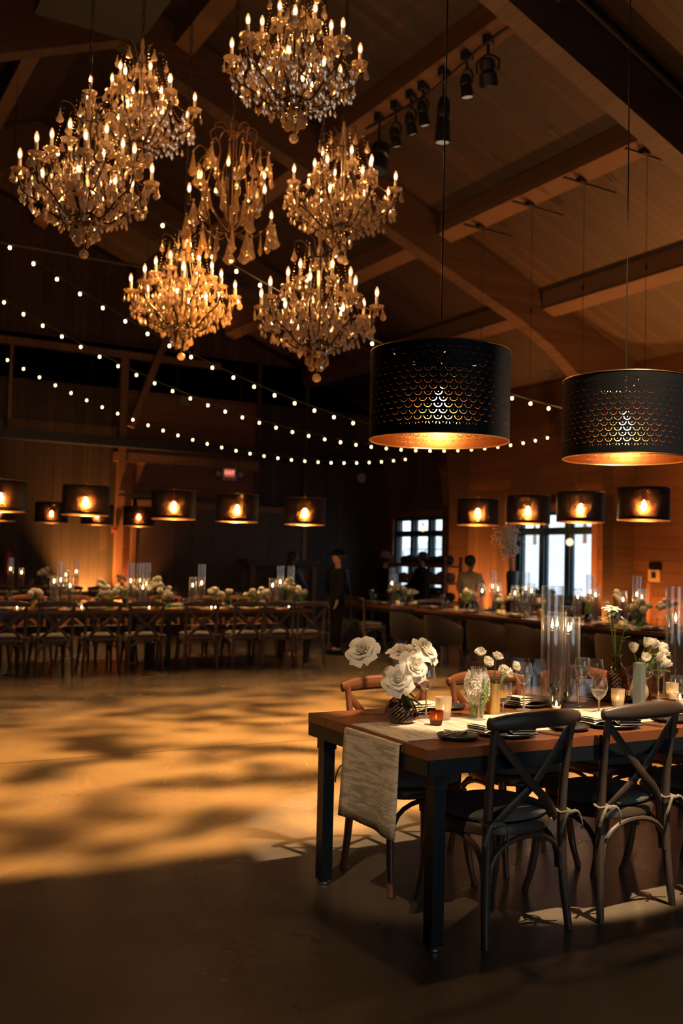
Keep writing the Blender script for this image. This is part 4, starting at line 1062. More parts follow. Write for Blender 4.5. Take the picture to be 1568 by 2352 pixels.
# ---- hyacinth, ranunculus, tulips, cosmos
t=thing('glass_cylinder_vase','small clear vase of green water holding the hyacinth','vase',(2.835,3.69,TZ+.003))
b=MB(); b.shell([(.001,.004),(.033,.004),(.034,.09),(.032,.09),(.031,.008)],22); b.ob('glass',M['glass'],t); b=MB(); b.lathe([(0,.008),(.030,.008),(.030,.06),(0,.06)],20); b.ob('water',M['water'],t)
hy=thing('hyacinth','white hyacinth head with green leaves in the small clear vase','flower',(2.835,3.69,TZ+.02))
b=MB(); r=random.Random(8)
for k in range(170):
    zz=r.uniform(.055,.185); a=r.uniform(0,6.28); q=.052*math.sin(PI*min(1,max(.12,(zz-.04)/.17)))**.45; c=Vector((q*math.cos(a),q*math.sin(a),zz)); d=Vector((math.cos(a),math.sin(a),.15))
    Rm=d.to_track_quat('Z','Y').to_matrix()
    for j in range(6):
        aa=j*PI/3; e=Rm@Vector((math.cos(aa),math.sin(aa),.35)); s=Rm@Vector((-math.sin(aa),math.cos(aa),0)); p=c
        b.add([p,p+e*.010+s*.0045,p+e*.022,p+e*.010-s*.0045],[(0,1,2,3)])
b.ob('florets',M['petal'],hy)['kind']='stuff'
for k,(dx,dy,h) in enumerate(((-.012,-.060,.17),(.006,-.064,.15),(.02,-.058,.16),(-.0,.02,.12))):
    b=MB(); b.tube([(dx*.2,dy*.2,0),(dx*.7,dy*.9,h*.5),(dx,dy,h)],[.007,.010,.002],6,flat=.3,up=(0,1,0)); b.ob('leaf',M['palegreen'] if k%2 else M['stem'],hy)
b=MB(); b.lathe([(0,0),(.031,0),(.033,.01),(.033,.143),(.029,.143),(.029,.02),(0,.02)],24); tag(b.ob('gold_vase',M['gold'],None,(2.986,3.76,TZ+.003)),'brushed gold cylinder vase of ranunculus','vase')
for i,(hd,fc,rt,l) in enumerate((((2.858,3.70,1.055),(-.2,-.3,.9),(2.84,3.69,.80),'highest white ranunculus above the hyacinth'),((2.872,3.675,1.02),(.1,-.8,.5),(2.838,3.69,.80),'white ranunculus just below the highest one, above the hyacinth'),((2.985,3.74,1.028),(.3,-.2,.9),(2.985,3.76,.80),'white ranunculus standing upright over the gold vase'),((3.015,3.73,.972),(-.3,-.8,.4),(2.99,3.76,.80),'white ranunculus at the rim of the gold vase'),((3.085,3.74,.985),(.6,-.6,.5),(2.99,3.765,.80),'largest white ranunculus leaning from the gold vase towards the lone wine glass'),((3.06,3.76,.955),(.4,-.4,.2),(2.995,3.76,.80),'low white ranunculus half under the largest one'))):
    flower('white_ranunculus',l,RAN[i%2],hd,fc,rt,sr=.0024)
t=thing('bottle_vase','tall brown textured bottle vase holding the cosmos','vase',(3.857,3.836,TZ+.003))
diamond_vase('body','',[(.050,0),(.058,.02),(.059,.08),(.052,.14),(.040,.178),(.024,.20),(.022,.205),(.022,.238),(.030,.248)],0,0,16,None,12,.05).ob('body',M['amber'],t,smooth=0)
t2=b=MB(); b.lathe([(0,.006),(.05,.01),(.05,.07),(0,.075)],18); b.ob('water',M['smoke'],t)
def daisy(name,n,L):
    b=MB(); r=random.Random(3)
    for k in range(n):
        a=2*PI*k/n; c,s=math.cos(a),math.sin(a); up=r.uniform(-.1,.25)
        def f(i,j):
            w=math.sin(PI*(.12+.78*j))**.7*L*.20*(2*i-1); d=.008+L*j; return (c*d-s*w,s*d+c*w,up*L*j-.12*L*j*j+abs(2*i-1)*.05*L)
        b.grid(f,3,5)
    b.ball((0,0,.004),.010,10,6,mat=1,sc=(1,1,.7)); return b.mesh('bloom',[M['petal'],M['palegreen']],smooth=60)
DA=[daisy('bloom',14,.046),daisy('bloom',12,.042)]
NECK=(3.857,3.836,.90)
pg=M['palegreen']
flower('white_cosmos','upper white cosmos of the brown bottle vase, seen edge-on',DA[0],(3.80,3.82,1.262),(-.1,-.25,1),NECK,leaves=((.55,(-.7,-.5,.4),.05,pg),(.6,(.6,-.4,.4),.045,pg),(.9,(-.8,-.2,.2),.04,pg),(.92,(.7,-.4,.1),.04,pg)))
flower('white_cosmos','lower white cosmos of the brown bottle vase, tipped forward',DA[1],(3.895,3.80,1.185),(.35,-.6,.7),NECK,leaves=((.6,(.7,-.4,.5),.05,pg),(.55,(-.5,-.6,.2),.05,pg),(.8,(.7,.1,.4),.035,pg)))
flower('white_cosmos','cosmos bud half hidden behind the upper cosmos',DA[1],(3.83,3.88,1.22),(-.2,.3,1),NECK)
b=MB(); b.box((0,0,.106),(.052,.045,.212)); tag(b.ob('table_number_block',M['bluegrey'],None,(3.915,3.735,TZ+.003),rad(18),smooth=0),'upright blue-grey block in front of the tulips','table sign')
t=thing('white_vase','rounded frosted white vase of tulips','vase',(4.035,3.85,TZ+.003))
b=MB(); b.lathe([(0,0),(.036,0),(.05,.03),(.048,.06),(.036,.10),(.028,.13),(.033,.14),(.028,.14),(.024,.12),(0,.03)],22); b.ob('body',M['frost'],t)
for i,(dx,dy,z,fx,fy,l) in enumerate(((-.07,-.03,1.03,-.5,-.4,'upper, on the block side'),(-.01,-.05,1.06,.0,-.5,'topmost'),(.05,-.04,1.05,.4,-.5,'upper, on the glasses side'),(.10,-.05,1.005,.7,-.5,'outermost, on the glasses side'),(.03,-.09,.99,.3,-.9,'front and centre'),(.085,-.08,.955,.8,-.5,'lowest, leaning over the goblet'),(-.045,-.07,.985,-.3,-.8,'partly behind the blue-grey block'),(.13,-.02,1.03,.8,-.1,'behind the outermost one'))):
    flower('white_tulip','white tulip in the frosted vase, '+l,TUL[i%2],(4.035+dx,3.85+dy,z),(fx,fy,.8),(4.035,3.85,.84),leaves=((.7,(fx,fy,.2),.09,pg),) if i%2 else (),sr=.0035)
# ---- place settings
def plate_mesh(r): 
    b=MB(); b.lathe([(0,.004),(r*.62,.004),(r*.66,0),(r*.7,.001),(r*.93,.008),(r,.017),(r*.985,.019),(r*.9,.012),(r*.72,.008),(0,.008)],36); return b.mesh('plate',M['plate'])
PL,SP=plate_mesh(.135),plate_mesh(.085)
def napkin_mesh(m):
    b=MB()
    for k,(w,l,z,dx) in enumerate(((.19,.105,.006,0),(.185,.10,.014,.002),(.18,.098,.022,-.002),(.175,.09,.030,.003))):
        def f(i,j):
            x=(i-.5)*w; a=2*PI*j; return (x+dx,math.copysign(abs(math.cos(a))**.35,math.cos(a))*l/2+.004*math.sin(i*9+k),z+.0045*math.sin(a)+.004*math.sin(i*5+k)+(.006*math.sin(i*PI)))
        b.grid(f,12,12)
    return b.mesh('napkin',m,smooth=60)
NP,NP2=napkin_mesh(M['napkin']),napkin_mesh(M['napkin2'])
def fork_mesh():
    b=MB(); b.bar((0,-.10,.003),(0,.03,.004),.006,.003); b.bar((0,.03,.004),(0,.055,.006),.02,.002)
    for k in range(4): b.bar((-.0085+k*.0057,.055,.006),(-.0085+k*.0057,.098,.009),.0028,.002)
    return b.mesh('fork',M['steel'],smooth=0)
def knife_mesh():
    b=MB(); b.bar((0,-.11,.005),(0,-.01,.005),.011,.007); b.bar((0,-.01,.004),(0,.09,.004),.016,.0018); b.bar((-.003,.09,.004),(-.005,.11,.004),.007,.0016); return b.mesh('knife',M['steel'],smooth=0)
FK,KN=fork_mesh(),knife_mesh()
b=MB(); b.box((0,0,.0015),(.10,.17,.002)); CARD=b.mesh('menu_card',M['paper'],smooth=0)
def put(me,name,x,y,z,rz,label,cat,group=None): return tag(link(name,me,None,(x,y,z),(0,0,rz)),label,cat,group)
fl=['at the corner seat','at the second seat from the corner','at the third seat from the corner','at the seat by the photo edge']
for i,x in enumerate((2.665,3.262,3.88,4.50)):
    w=fl[i]+', close table near side'
    put(PL,'dinner_plate',x+.01,3.295,TZ,0,'charcoal dinner plate '+w,'plate')
    put(NP,'napkin',x-.035,3.325,TZ+.012,rad(12),'cream folded napkin '+w,'napkin'); put(NP2,'napkin',x+.07,3.275,TZ+.010,rad(70),'grey pleated napkin '+w,'napkin')
    put(SP,'side_plate',x-.235,3.285,TZ,0,'small charcoal side plate '+w,'plate')
    put(KN,'knife',x-.235,3.295,TZ+.017,rad(-68),'butter knife on side plate '+w,'knife')
    put(FK,'fork',x-.135,3.36,TZ,rad(35),'steel fork beside the plate '+w,'fork')
    put(KN,'knife',x+.165,3.27,TZ,rad(24),'steel knife beside the plate '+w,'knife')
    if i: put(CARD,'menu_card',x-.03,3.42,TZ+.005,rad(15),'pale menu card '+w,'card')
for i,x in enumerate((2.66,3.30,3.92,4.54)):
    w=['at the end seat','at the second seat from the end','at the third seat from the end','at the seat by the photo edge'][i]+', close table far side'
    put(PL,'dinner_plate',x,3.935,TZ,0,'charcoal dinner plate '+w,'plate')
    put(NP,'napkin',x+.02,3.925,TZ+.012,rad(190),'cream folded napkin '+w,'napkin')
    put(SP,'side_plate',x+.225,3.98,TZ,0,'small charcoal side plate '+w,'plate')
    put(KN,'knife',x-.175,3.95,TZ,rad(75),'steel knife with shadowed handle '+w,'knife')
# ------------------------------------------------------------------ far tables: settings, candles, flowers
BZ=.7705
def fbloom(name,seed,R,m):
    b=MB(); r=random.Random(seed)
    def f(i,j):
        a=2*PI*i; p=PI*j; q=R*(1+.10*math.sin(6*a+5*p)+.06*math.sin(11*p)); return (q*math.sin(p)*math.cos(a),q*math.sin(p)*math.sin(a),-q*math.cos(p)*.8)
    b.grid(f,14,9); return b,r
def fstem(b,h,mat=1): b.tube([(0,0,-h),(.0,0,-.02)],.003,5,mat=mat)
FBL=[]
for k in range(3):
    b,r=fbloom('b',k,.034+.004*k,None); fstem(b,.16); FBL.append(b.mesh('bloom',[M['petal_pale'] if k else M['petal'],M['stem']],smooth=60))
FTU=[]
for k in range(2):
    b=MB(); 
    for j in range(5):
        a=j*2*PI/5; b.ball((.011*math.cos(a),.011*math.sin(a),.012),.019,7,5,sc=(.8,.8,1.6))
    fstem(b,.16); FTU.append(b.mesh('tulip',[M['petal'],M['palegreen']]))
vp=[(0,0),(.04,0),(.045,.02),(.044,.10),(.036,.12),(.032,.12),(.038,.1),(.038,.02),(0,.015)]
b=MB(); b.lathe(vp,16); VG,VW,VD=b.mesh('vase_gold',M['gold']),b.mesh('vase_clear',M['water']),b.mesh('vase_smoke',M['smoke'])
def bouquet(x,y,n,spread,h,label,vase,vlabel,kinds=FBL,seed=0,lean=0,z=BZ,name='white_flower'):
    r=random.Random(seed+int(x*37+y*11)); tag(link('bud_vase',vase,None,(x,y,z)),vlabel,'vase')
    root=Vector((x,y,z+.06))
    for k in range(n):
        a=r.uniform(0,6.28); el=r.uniform(.0,1.0)**.7
        hd=Vector((x+lean*h*.5+math.cos(a)*spread*el,y+math.sin(a)*spread*el,z+.14+h*(1-.55*el)*r.uniform(.7,1.0)))
        d=(hd-root)
        o=link(name,kinds[r.randrange(len(kinds))],None,tuple(hd),tuple(d.normalized().to_track_quat('Z','Y').to_euler()),(1,1,1)); s=r.uniform(.85,1.2); o.scale=(s,s,max(.4,d.length/.2*.95) if False else s)
        tag(o,label,'flower','flowers: '+vlabel)
    g=leafclump(10,.02,.02,.12,r.randrange(99),M['palegreen'],'greenery',None,(x,y,z+.10)); tag(g,'leaves in the '+vlabel,'leaves',kind='stuff')
YT=12.93
for i,(x,y,n,sp,h,v,k,w,ln) in enumerate(((2.85,12.72,9,.10,.13,VG,FBL,'gold bud vase nearest the left photo edge, long back table',0),(3.74,12.95,8,.12,.27,VD,FBL,'smoky vase of tall stems, third quarter, left back table',0),(3.80,12.66,9,.12,.13,VW,FTU,'clear vase of tulips low on the left back table',0),(4.10,13.0,11,.16,.24,VD,FBL,'smoky vase beside the candle trio over the table joint',0),(4.53,12.90,15,.17,.30,VG,FBL,'gold vase with the biggest bunch, by the table joint',.2),(4.55,12.62,8,.09,.12,VW,FBL,'low clear vase in front of the biggest bunch',0),(5.30,12.78,9,.11,.15,VD,FBL,'smoky vase of roses past the bare candle pair',-.15),(5.50,12.80,3,.05,.20,VW,FBL,'clear vase with a few tall stems near the roses',.3),(5.84,12.75,9,.11,.13,VW,FBL,'clear vase of ranunculus in the middle of the aisle-side table',0),(6.05,12.85,5,.08,.20,VG,FBL,'gold vase of round blooms on bent stems',.3),(6.52,12.95,18,.17,.30,VD,FBL,'smoky vase with the full bunch at the aisle end',0),(6.60,12.70,9,.10,.14,VW,FTU,'clear vase low at the aisle end of the long back table',.1))):
    bouquet(x,y,n,sp,h,'white bloom in the '+w,v,w,k,i)
for i,(x,y,n,sp,h,v,w) in enumerate(((4.32,18.45,12,.16,.36,VG,'vase of tall flowers, farthest table by the uplit boards'),(4.72,18.5,5,.1,.2,VD,'small vase right of the uplit boards, farthest table'),(5.75,18.5,8,.13,.22,VW,'vase, farthest table near the alarm post'))):
    bouquet(x,y,n,sp,h,'white bloom in the '+w,v,w,FBL,i+40)
for i,(x,y,n,sp,h,v,k,w) in enumerate(((8.9,13.75,16,.19,.24,VD,FBL,'smoky vase on the corner table near the standing people'),(9.05,13.6,8,.17,.12,VW,FBL,'low clear vase at the near end of the corner table'),(8.8,11.70,10,.11,.22,VD,FTU,'smoky vase of tulips in front of the person in the sweater'),(8.85,11.05,7,.07,.13,VW,FBL,'clear hyacinth vase below the blossom branches'),(8.95,10.85,10,.13,.17,VD,FBL,'smoky vase of roses below the blossom branches'),(8.95,10.30,8,.11,.13,VG,FBL,'gold vase behind the tallest close candle cylinder'),(8.8,9.25,7,.09,.22,VD,FTU,'smoky vase of tulips right of the large window'),(8.95,8.95,6,.10,.34,VD,FBL,'tall-stemmed vase in front of the bare column'),(8.75,8.35,16,.14,.22,VW,FBL,'clear vase with the round bunch below the control panel'),(8.95,8.10,9,.12,.30,VG,FBL,'gold vase beside the round bunch near the photo edge'))):
    bouquet(x,y,n,sp,h,'white bloom in the '+w,v,w,k,i+70)
# candle cylinder groups
def far_group(x,y,where,hs=((0,0,.60,.34),(.16,-.06,.42,.27),(.05,.14,.45,.30)),alongy=False,z=BZ):
    for k,(dx,dy,h,ch) in enumerate(hs):
        if alongy: dx,dy=dy,dx
        q=['tallest','front','rear','extra'][k]
        cylinder(x+dx,y+dy,h,.05,'%s candle cylinder %s'%(q,where),z,16)
        taper(x+dx,y+dy,.012,ch,'taper in the %s cylinder %s'%(q,where),False,z)
far_group(3.22,12.92,'second from the left edge, long back table',((.0,0,.60,.32),(.10,-.08,.42,.25),(-.06,.1,.42,.3)))
far_group(4.24,12.90,'at the joint of the long back tables',((.02,0,.60,.33),(-.12,-.05,.60,.32),(.12,.02,.6,.28),(.02,-.14,.42,.24)))
far_group(5.13,12.95,'past the biggest bunch, long back table',((.03,.0,.60,.30),(-.13,-.08,.42,.27)))
far_group(6.34,12.95,'near the aisle end of the long back table',((.03,.0,.60,.33),(-.12,-.06,.42,.28),(.3,.2,.6,.36)))
far_group(3.76,18.5,'on the farthest table by the fire extinguisher',((-.05,0,.60,.36),(.14,0,.42,.30)))
far_group(4.86,18.5,'on the farthest table at the uplit boards',((.03,0,.60,.33),(-.16,0,.42,.27)))
far_group(8.95,11.33,'below the blossom branches',alongy=True)
far_group(8.95,10.60,'below the large window',alongy=True)
far_group(8.98,9.40,'at the edge of the large window',alongy=True)
far_group(8.98,8.62,'in front of the bare column',alongy=True)
far_group(8.95,14.0,'on the corner table near the standing people',((0,0,.6,.3),(.1,.12,.5,.25)),True)
# votives
for i,(x,y,w) in enumerate(((3.42,12.62,'by the second near-side chair'),(4.30,12.60,'below the joint candle group'),(5.18,12.62,'below the bare candle pair'),(5.23,12.60,'touching another below the bare candle pair'),(5.95,12.6,'by the ranunculus'),(2.62,12.6,'nearest the left photo edge'),(6.42,12.75,'at the aisle end'))):
    tealight(x,y,'lit tealight, long back table, '+w)
for i,(x,y,w) in enumerate(((9.0,13.42,'corner table, nearest its head end'),(8.75,13.5,'corner table, dance floor side'),(8.7,11.85,'window table, aisle end'),(8.72,10.9,'window table, by the roses'),(8.7,10.78,'window table, second by the roses'),(8.68,8.78,'window table, by the tall-stemmed vase'),(8.72,8.6,'window table, below the bare column'),(9.1,13.5,'corner table, wall side'))):
    votive(x,y,'amber-glowing votive on the '+w,M['frost'],.075,.033)
# settings
def setting(x,y,dx,dy,w,g2=True):
    a=math.atan2(dy,dx)
    put(PL,'dinner_plate',x,y,BZ,0,'dark plate, '+w,'plate'); put(NP,'napkin',x,y,BZ+.012,a+PI/2+random.uniform(-.3,.3),'cream napkin, '+w,'napkin')
    put(WG,'wine_glass',x+dx*.22+dy*.12,y+dy*.22+dx*.12,BZ,0,'wine glass, '+w,'glass')
    if g2: put(GOB2,'water_goblet',x+dx*.18-dy*.03,y+dy*.18-dx*.03,BZ,0,'goblet, '+w,'glass')
for i,x in enumerate(xs):
    setting(x+.04,12.62,0,1,'near-side place '+b4[i]+', long back table')
    setting(x+.04,13.24,0,-1,'far-side place '+b4[i]+', long back table',False)
for i,x in enumerate(x2): setting(x,18.25,0,1,'at the %s near-side place of the farthest table, counted from the fire extinguisher'%ORD[i],False)
for i,y in enumerate((12.28,11.40,10.42,9.72,8.80,8.05,7.30)): setting(8.62,y,1,0,'at the %s dance-floor-side place of the window table, from the aisle'%ORD[i])
for i,y in enumerate((11.9,10.9,9.9,8.9)): setting(9.3,y,-1,0,'at the %s wall-side place of the window table, from the aisle'%ORD[i])
for i,(x,y,dx,dy) in enumerate(((8.62,13.7,1,0),(8.62,14.35,1,0),(8.95,13.4,0,1),(9.3,13.9,-1,0))): setting(x,y,dx,dy,'at the %s place of the corner table'%['first dance-floor-side','second dance-floor-side','head','wall-side'][i])
runner('pale runner along the aisle-side long back table',4.5,6.63,12.72,13.12,BZ,0)
runner('pale runner along the long back table at the left photo edge',2.23,4.39,12.72,13.12,BZ,0)
def yrunner(l,x0,x1,y0,y1):
    b=MB(); b.grid(lambda i,j:(x0+(x1-x0)*i,y0+(y1-y0)*j,BZ+.002+.001*math.sin(j*40+i*4)),6,50); o=b.ob('table_runner',M['runner']); o.modifiers.new('thick','SOLIDIFY').thickness=.002; tag(o,l,'table runner')
yrunner('pale runner along the window table by the photo edge',8.75,9.17,6.62,9.53); yrunner('pale runner along the window table by the aisle',8.75,9.17,9.62,12.58); yrunner('pale runner along the corner table',8.75,9.17,13.28,15.38)
for i,x in enumerate((3.0,5.3)):
    b=MB(); b.grid(lambda q,j:(x-.9+1.9*q,18.35+.4*j,BZ+.002),10,4); o=b.ob('table_runner',M['runner']); o.modifiers.new('thick','SOLIDIFY').thickness=.002; tag(o,'pale runner, farthest table '+['by the fire extinguisher','by the alarm post'][i],'table runner')
# ------------------------------------------------------------------ people (origin between the feet, facing +Y)
def skin_obj(name,verts,edges,rads,mat,parent,root=0,sub=1):
    me=bpy.data.meshes.new(name); me.from_pydata([tuple(v) for v in verts],edges,[]); me.materials.append(mat)
    o=link(name,me,parent); m=o.modifiers.new('Skin','SKIN'); m.use_smooth_shade=True
    for i,r in enumerate(rads):
        me.skin_vertices[0].data[i].radius=(r,r) if not isinstance(r,tuple) else r
        me.skin_vertices[0].data[i].use_root=(i==root)
    s=o.modifiers.new('Sub','SUBSURF'); s.levels=sub; s.render_levels=sub+1 if sub<1 else sub
    return o
def person(label,x,y,rz,H,top,legs,hairm,cap=None,beanie=None,armL=None,armR=None,headturn=0,longhair=False,female=False,lean=0):
    t=thing('person',label,'person',(x,y,0),rz); k=H/1.75
    def P(*p): 
        q=Vector(p)*k; q.y+=lean*max(0,q.z-.9*k); return q
    aL=armL or [(.235,-.02,1.14),(.225,.10,.92)]; aR=armR or [(.235,-.02,1.14),(.225,.10,.92)]
    V=[];E=[];Rr=[]
    def chain_(pts,rs,start=None):
        prev=start
        for p,r in zip(pts,rs):
            V.append(P(*p)); Rr.append(tuple(q*k for q in r) if isinstance(r,tuple) else r*k); i=len(V)-1
            if prev is not None: E.append((prev,i))
            prev=i
        return prev
    def rot(p):
        c,s=math.cos(headturn),math.sin(headturn); return (p[0]*c-p[1]*s,p[0]*s+p[1]*c,p[2])
    chain_([(0,0,.95),(0,.01,1.10),(0,.0,1.28),(0,-.015,1.43)],[.095,.085,.095,.062])
    nk=chain_([(0,-.01,1.49),rot((0,.012,1.555)),rot((0,.02,1.62)),rot((0,.012,1.68)),rot((0,.005,1.725))],[.044,.056,.084,.092,.058],3)
    chain_([rot((0,.108,1.615))],[.014],nk-2)
    for s in (-1,1): chain_([rot((s*.086,.005,1.62))],[.018],nk-2)
    for s,a in ((-1,aL),(1,aR)):
        e=chain_([(s*.15,-.01,1.395),(s*a[0][0],a[0][1],a[0][2]),(s*a[1][0],a[1][1],a[1][2])],[.044,.034,.026],2)
        ev=Vector((s*a[0][0],a[0][1],a[0][2])); wv=Vector((s*a[1][0],a[1][1],a[1][2])); d=(wv-ev).normalized(); sd=d.cross(Vector((0,1,.3))).normalized()
        pm=wv+d*.05; e=chain_([tuple(pm)],[.030],e)
        for f,(o,L) in enumerate(((-.024,.062),(-.008,.075),(.008,.072),(.024,.058))):
            b0=pm+d*.035+sd*o; m1=b0+d*L*.55+Vector((0,.006,0)); m2=b0+d*L+Vector((0,.018,0)); chain_([tuple(b0),tuple(m1),tuple(m2)],[.009,.0085,.007],e)
        th=pm-d*.012+sd*.03*(-s); chain_([tuple(th),tuple(th+d*.04+sd*.016*(-s))],[.011,.009],e)
    hip=[]
    for s in (-1,1): chain_([(s*.085,0,.88),(s*.095,.02,.50),(s*.10,-.015,.09),(s*.105,.11,.035)],[.07,.045,.034,.028],0)
    skin_obj('body',V,E,Rr,M['skin'],t)
    # jacket
    V,E,Rr=[],[],[]
    chain_([(0,0,.70),(0,0,.80),(0,.005,.94),(0,.01,1.08),(0,-.002,1.27),(0,-.015,1.405),(0,-.012,1.475)],[(.168,.130),(.172,.134),(.168,.130),(.162,.124),(.178,.138),(.128,.104),.074])
    for s,a in ((-1,aL),(1,aR)):
        chain_([(s*.165,-.01,1.375),(s*a[0][0],a[0][1],a[0][2]),(s*(a[0][0]*.0+a[1][0]*1.0),a[1][1],a[1][2]-.01)],[.085,.068,.050],5)
    # fix tuple radii scaling
    skin_obj('top',V,E,Rr,top,t)
    V,E,Rr=[],[],[]
    chain_([(0,0,.93),(0,0,1.05)],[.145,.12])
    for s in (-1,1): chain_([(s*.09,0,.82),(s*.097,.015,.50),(s*.10,-.012,.10)],[.112,.084,.066],0)
    skin_obj('trousers',V,E,Rr,legs,t)
    for s in (-1,1):
        b=MB(); c=P(s*.103,.04,.045); b.ball(c,.1*k,12,7,sc=(.52,1.35,.42)); b.box(P(s*.103,.04,.012),(.1*k,.27*k,.024*k)); b.ob('shoe',M['blackcloth'],t)
    # hair / headwear / face
    hc=P(*rot((0,-.012,1.665))); Rz=Matrix.Rotation(headturn,3,'Z')
    b=MB(); b.ball(hc,.112*k,16,10,sc=(.90,1.02,.92),M=Rz)
    b.v=[v if (Rz.transposed()@(Vector(v)-hc)).y<.052*k or v[2]-hc.z>.048*k else tuple(hc+(Vector(v)-hc)*.62) for v in b.v]
    if longhair: b.ball(P(*rot((0,-.07,1.53))),.09*k,12,8,sc=(.95,.6,1.7),M=Rz)
    b.ob('hair',hairm,t)
    if cap:
        b=MB(); b.ball(P(*rot((0,0,1.70))),.115*k,16,8,sc=(.93,1.05,.72),M=Rz); 
        b.ball(P(*rot((0,.135,1.685))),.075*k,12,5,sc=(1.05,1.15,.13),M=Rz); b.ob('cap',cap,t)
    if beanie:
        b=MB(); b.ball(P(*rot((0,-.015,1.71))),.118*k,16,10,sc=(.93,1.0,.85),M=Rz); b.tube([tuple(P(*rot((.104*math.cos(i*PI/10),-.008+.108*math.sin(i*PI/10),1.672)))) for i in range(20)],.016*k,6,closed=True); b.ob('beanie',beanie,t)
    for s in (-1,1):
        b=MB(); b.ball(P(*rot((s*.034,.092,1.645))),.011*k,8,6); b.ob('eye',M['hair'],t)
    b=MB(); b.ball(P(*rot((0,.094,1.568))),.02*k,8,5,sc=(1.2,.4,.3),M=Rz); b.ob('mouth',M['red'],t)
    return t
_ch=None
def face(a): return rad(a)
person('person in black coat and peaked black cap at the aisle end of the long table',7.72,13.66,rad(75),1.62,M['blackcloth'],M['blackcloth'],M['hair'],cap=M['blackcloth'],armL=[(.225,-.03,1.14),(.20,.04,.92)],armR=[(.225,-.03,1.14),(.20,.04,.92)])
person('person in a dark teal puffer jacket behind the one in the peaked cap',9.0,15.95,rad(-60),1.62,M['teal'],M['navy'],M['hair'])
person('dark-haired person in a bright blue puffer jacket bending over the corner table',8.05,16.0,rad(-75),1.60,M['blue'],M['navy'],M['hair'],longhair=True,female=True,lean=.10,armR=[(.2,.12,1.15),(.12,.30,1.05)],armL=[(.2,.12,1.15),(.12,.30,1.05)])
person('person in a mauve knitted beanie and dark coat by the corner window',9.92,15.75,rad(-50),1.62,M['blackcloth'],M['navy'],M['hair'],beanie=M['purple'],female=True,armR=[(.2,.06,1.13),(.10,.22,1.12)],armL=[(.2,.06,1.13),(.10,.22,1.12)])
person('broad person in black seen from behind in front of the shelf rack',10.5,15.4,rad(30),1.66,M['blackcloth'],M['blackcloth'],M['hair'],armR=[(.22,.08,1.13),(.12,.24,1.1)],armL=[(.22,.08,1.13),(.12,.24,1.1)])
person('person in a pale grey sweater with short dark hair, back to the camera',10.0,13.25,rad(-62),1.60,M['sweater'],M['navy'],M['hair'],armR=[(.24,.05,1.13),(.12,.24,1.05)],armL=[(.24,.05,1.13),(.12,.24,1.05)],headturn=rad(-15))
# ------------------------------------------------------------------ light and camera
W_=bpy.data.worlds.new('overcast_day'); S.world=W_; W_.use_nodes=True; nt=W_.node_tree; nt.nodes.clear()
o=nt.nodes.new('ShaderNodeOutputWorld'); bg=nt.nodes.new('ShaderNodeBackground'); bg.inputs[0].default_value=(.80,.90,1.0,1); bg.inputs[1].default_value=2.6
nt.links.new(bg.outputs[0],o.inputs[0])
for (a,c) in WIN:
    L=bpy.data.lights.new('window_portal','AREA'); L.shape='RECTANGLE'; L.size=c-a; L.size_y=WZ1-WZ0; L.cycles.is_portal=True
    link('window_portal',L,None,(XR+.3,(a+c)/2,(WZ0+WZ1)/2),(0,PI/2,0)).rotation_euler=(PI/2,0,PI/2)
L=bpy.data.lights.new('window_portal','AREA'); L.shape='RECTANGLE'; L.size=FX1-FX0; L.size_y=FZ1-FZ0; L.cycles.is_portal=True
link('window_portal',L,None,((FX0+FX1)/2,YB-.3,(FZ0+FZ1)/2),(PI/2,0,0))
def spot(name,loc,target,power,size,blend,col,radius=.05):
    L=bpy.data.lights.new(name,'SPOT'); L.energy=power; L.spot_size=rad(size); L.spot_blend=blend; L.color=col; L.shadow_soft_size=radius
    d=Vector(target)-Vector(loc); return link(name,L,None,loc,tuple(d.to_track_quat('-Z','Y').to_euler()))
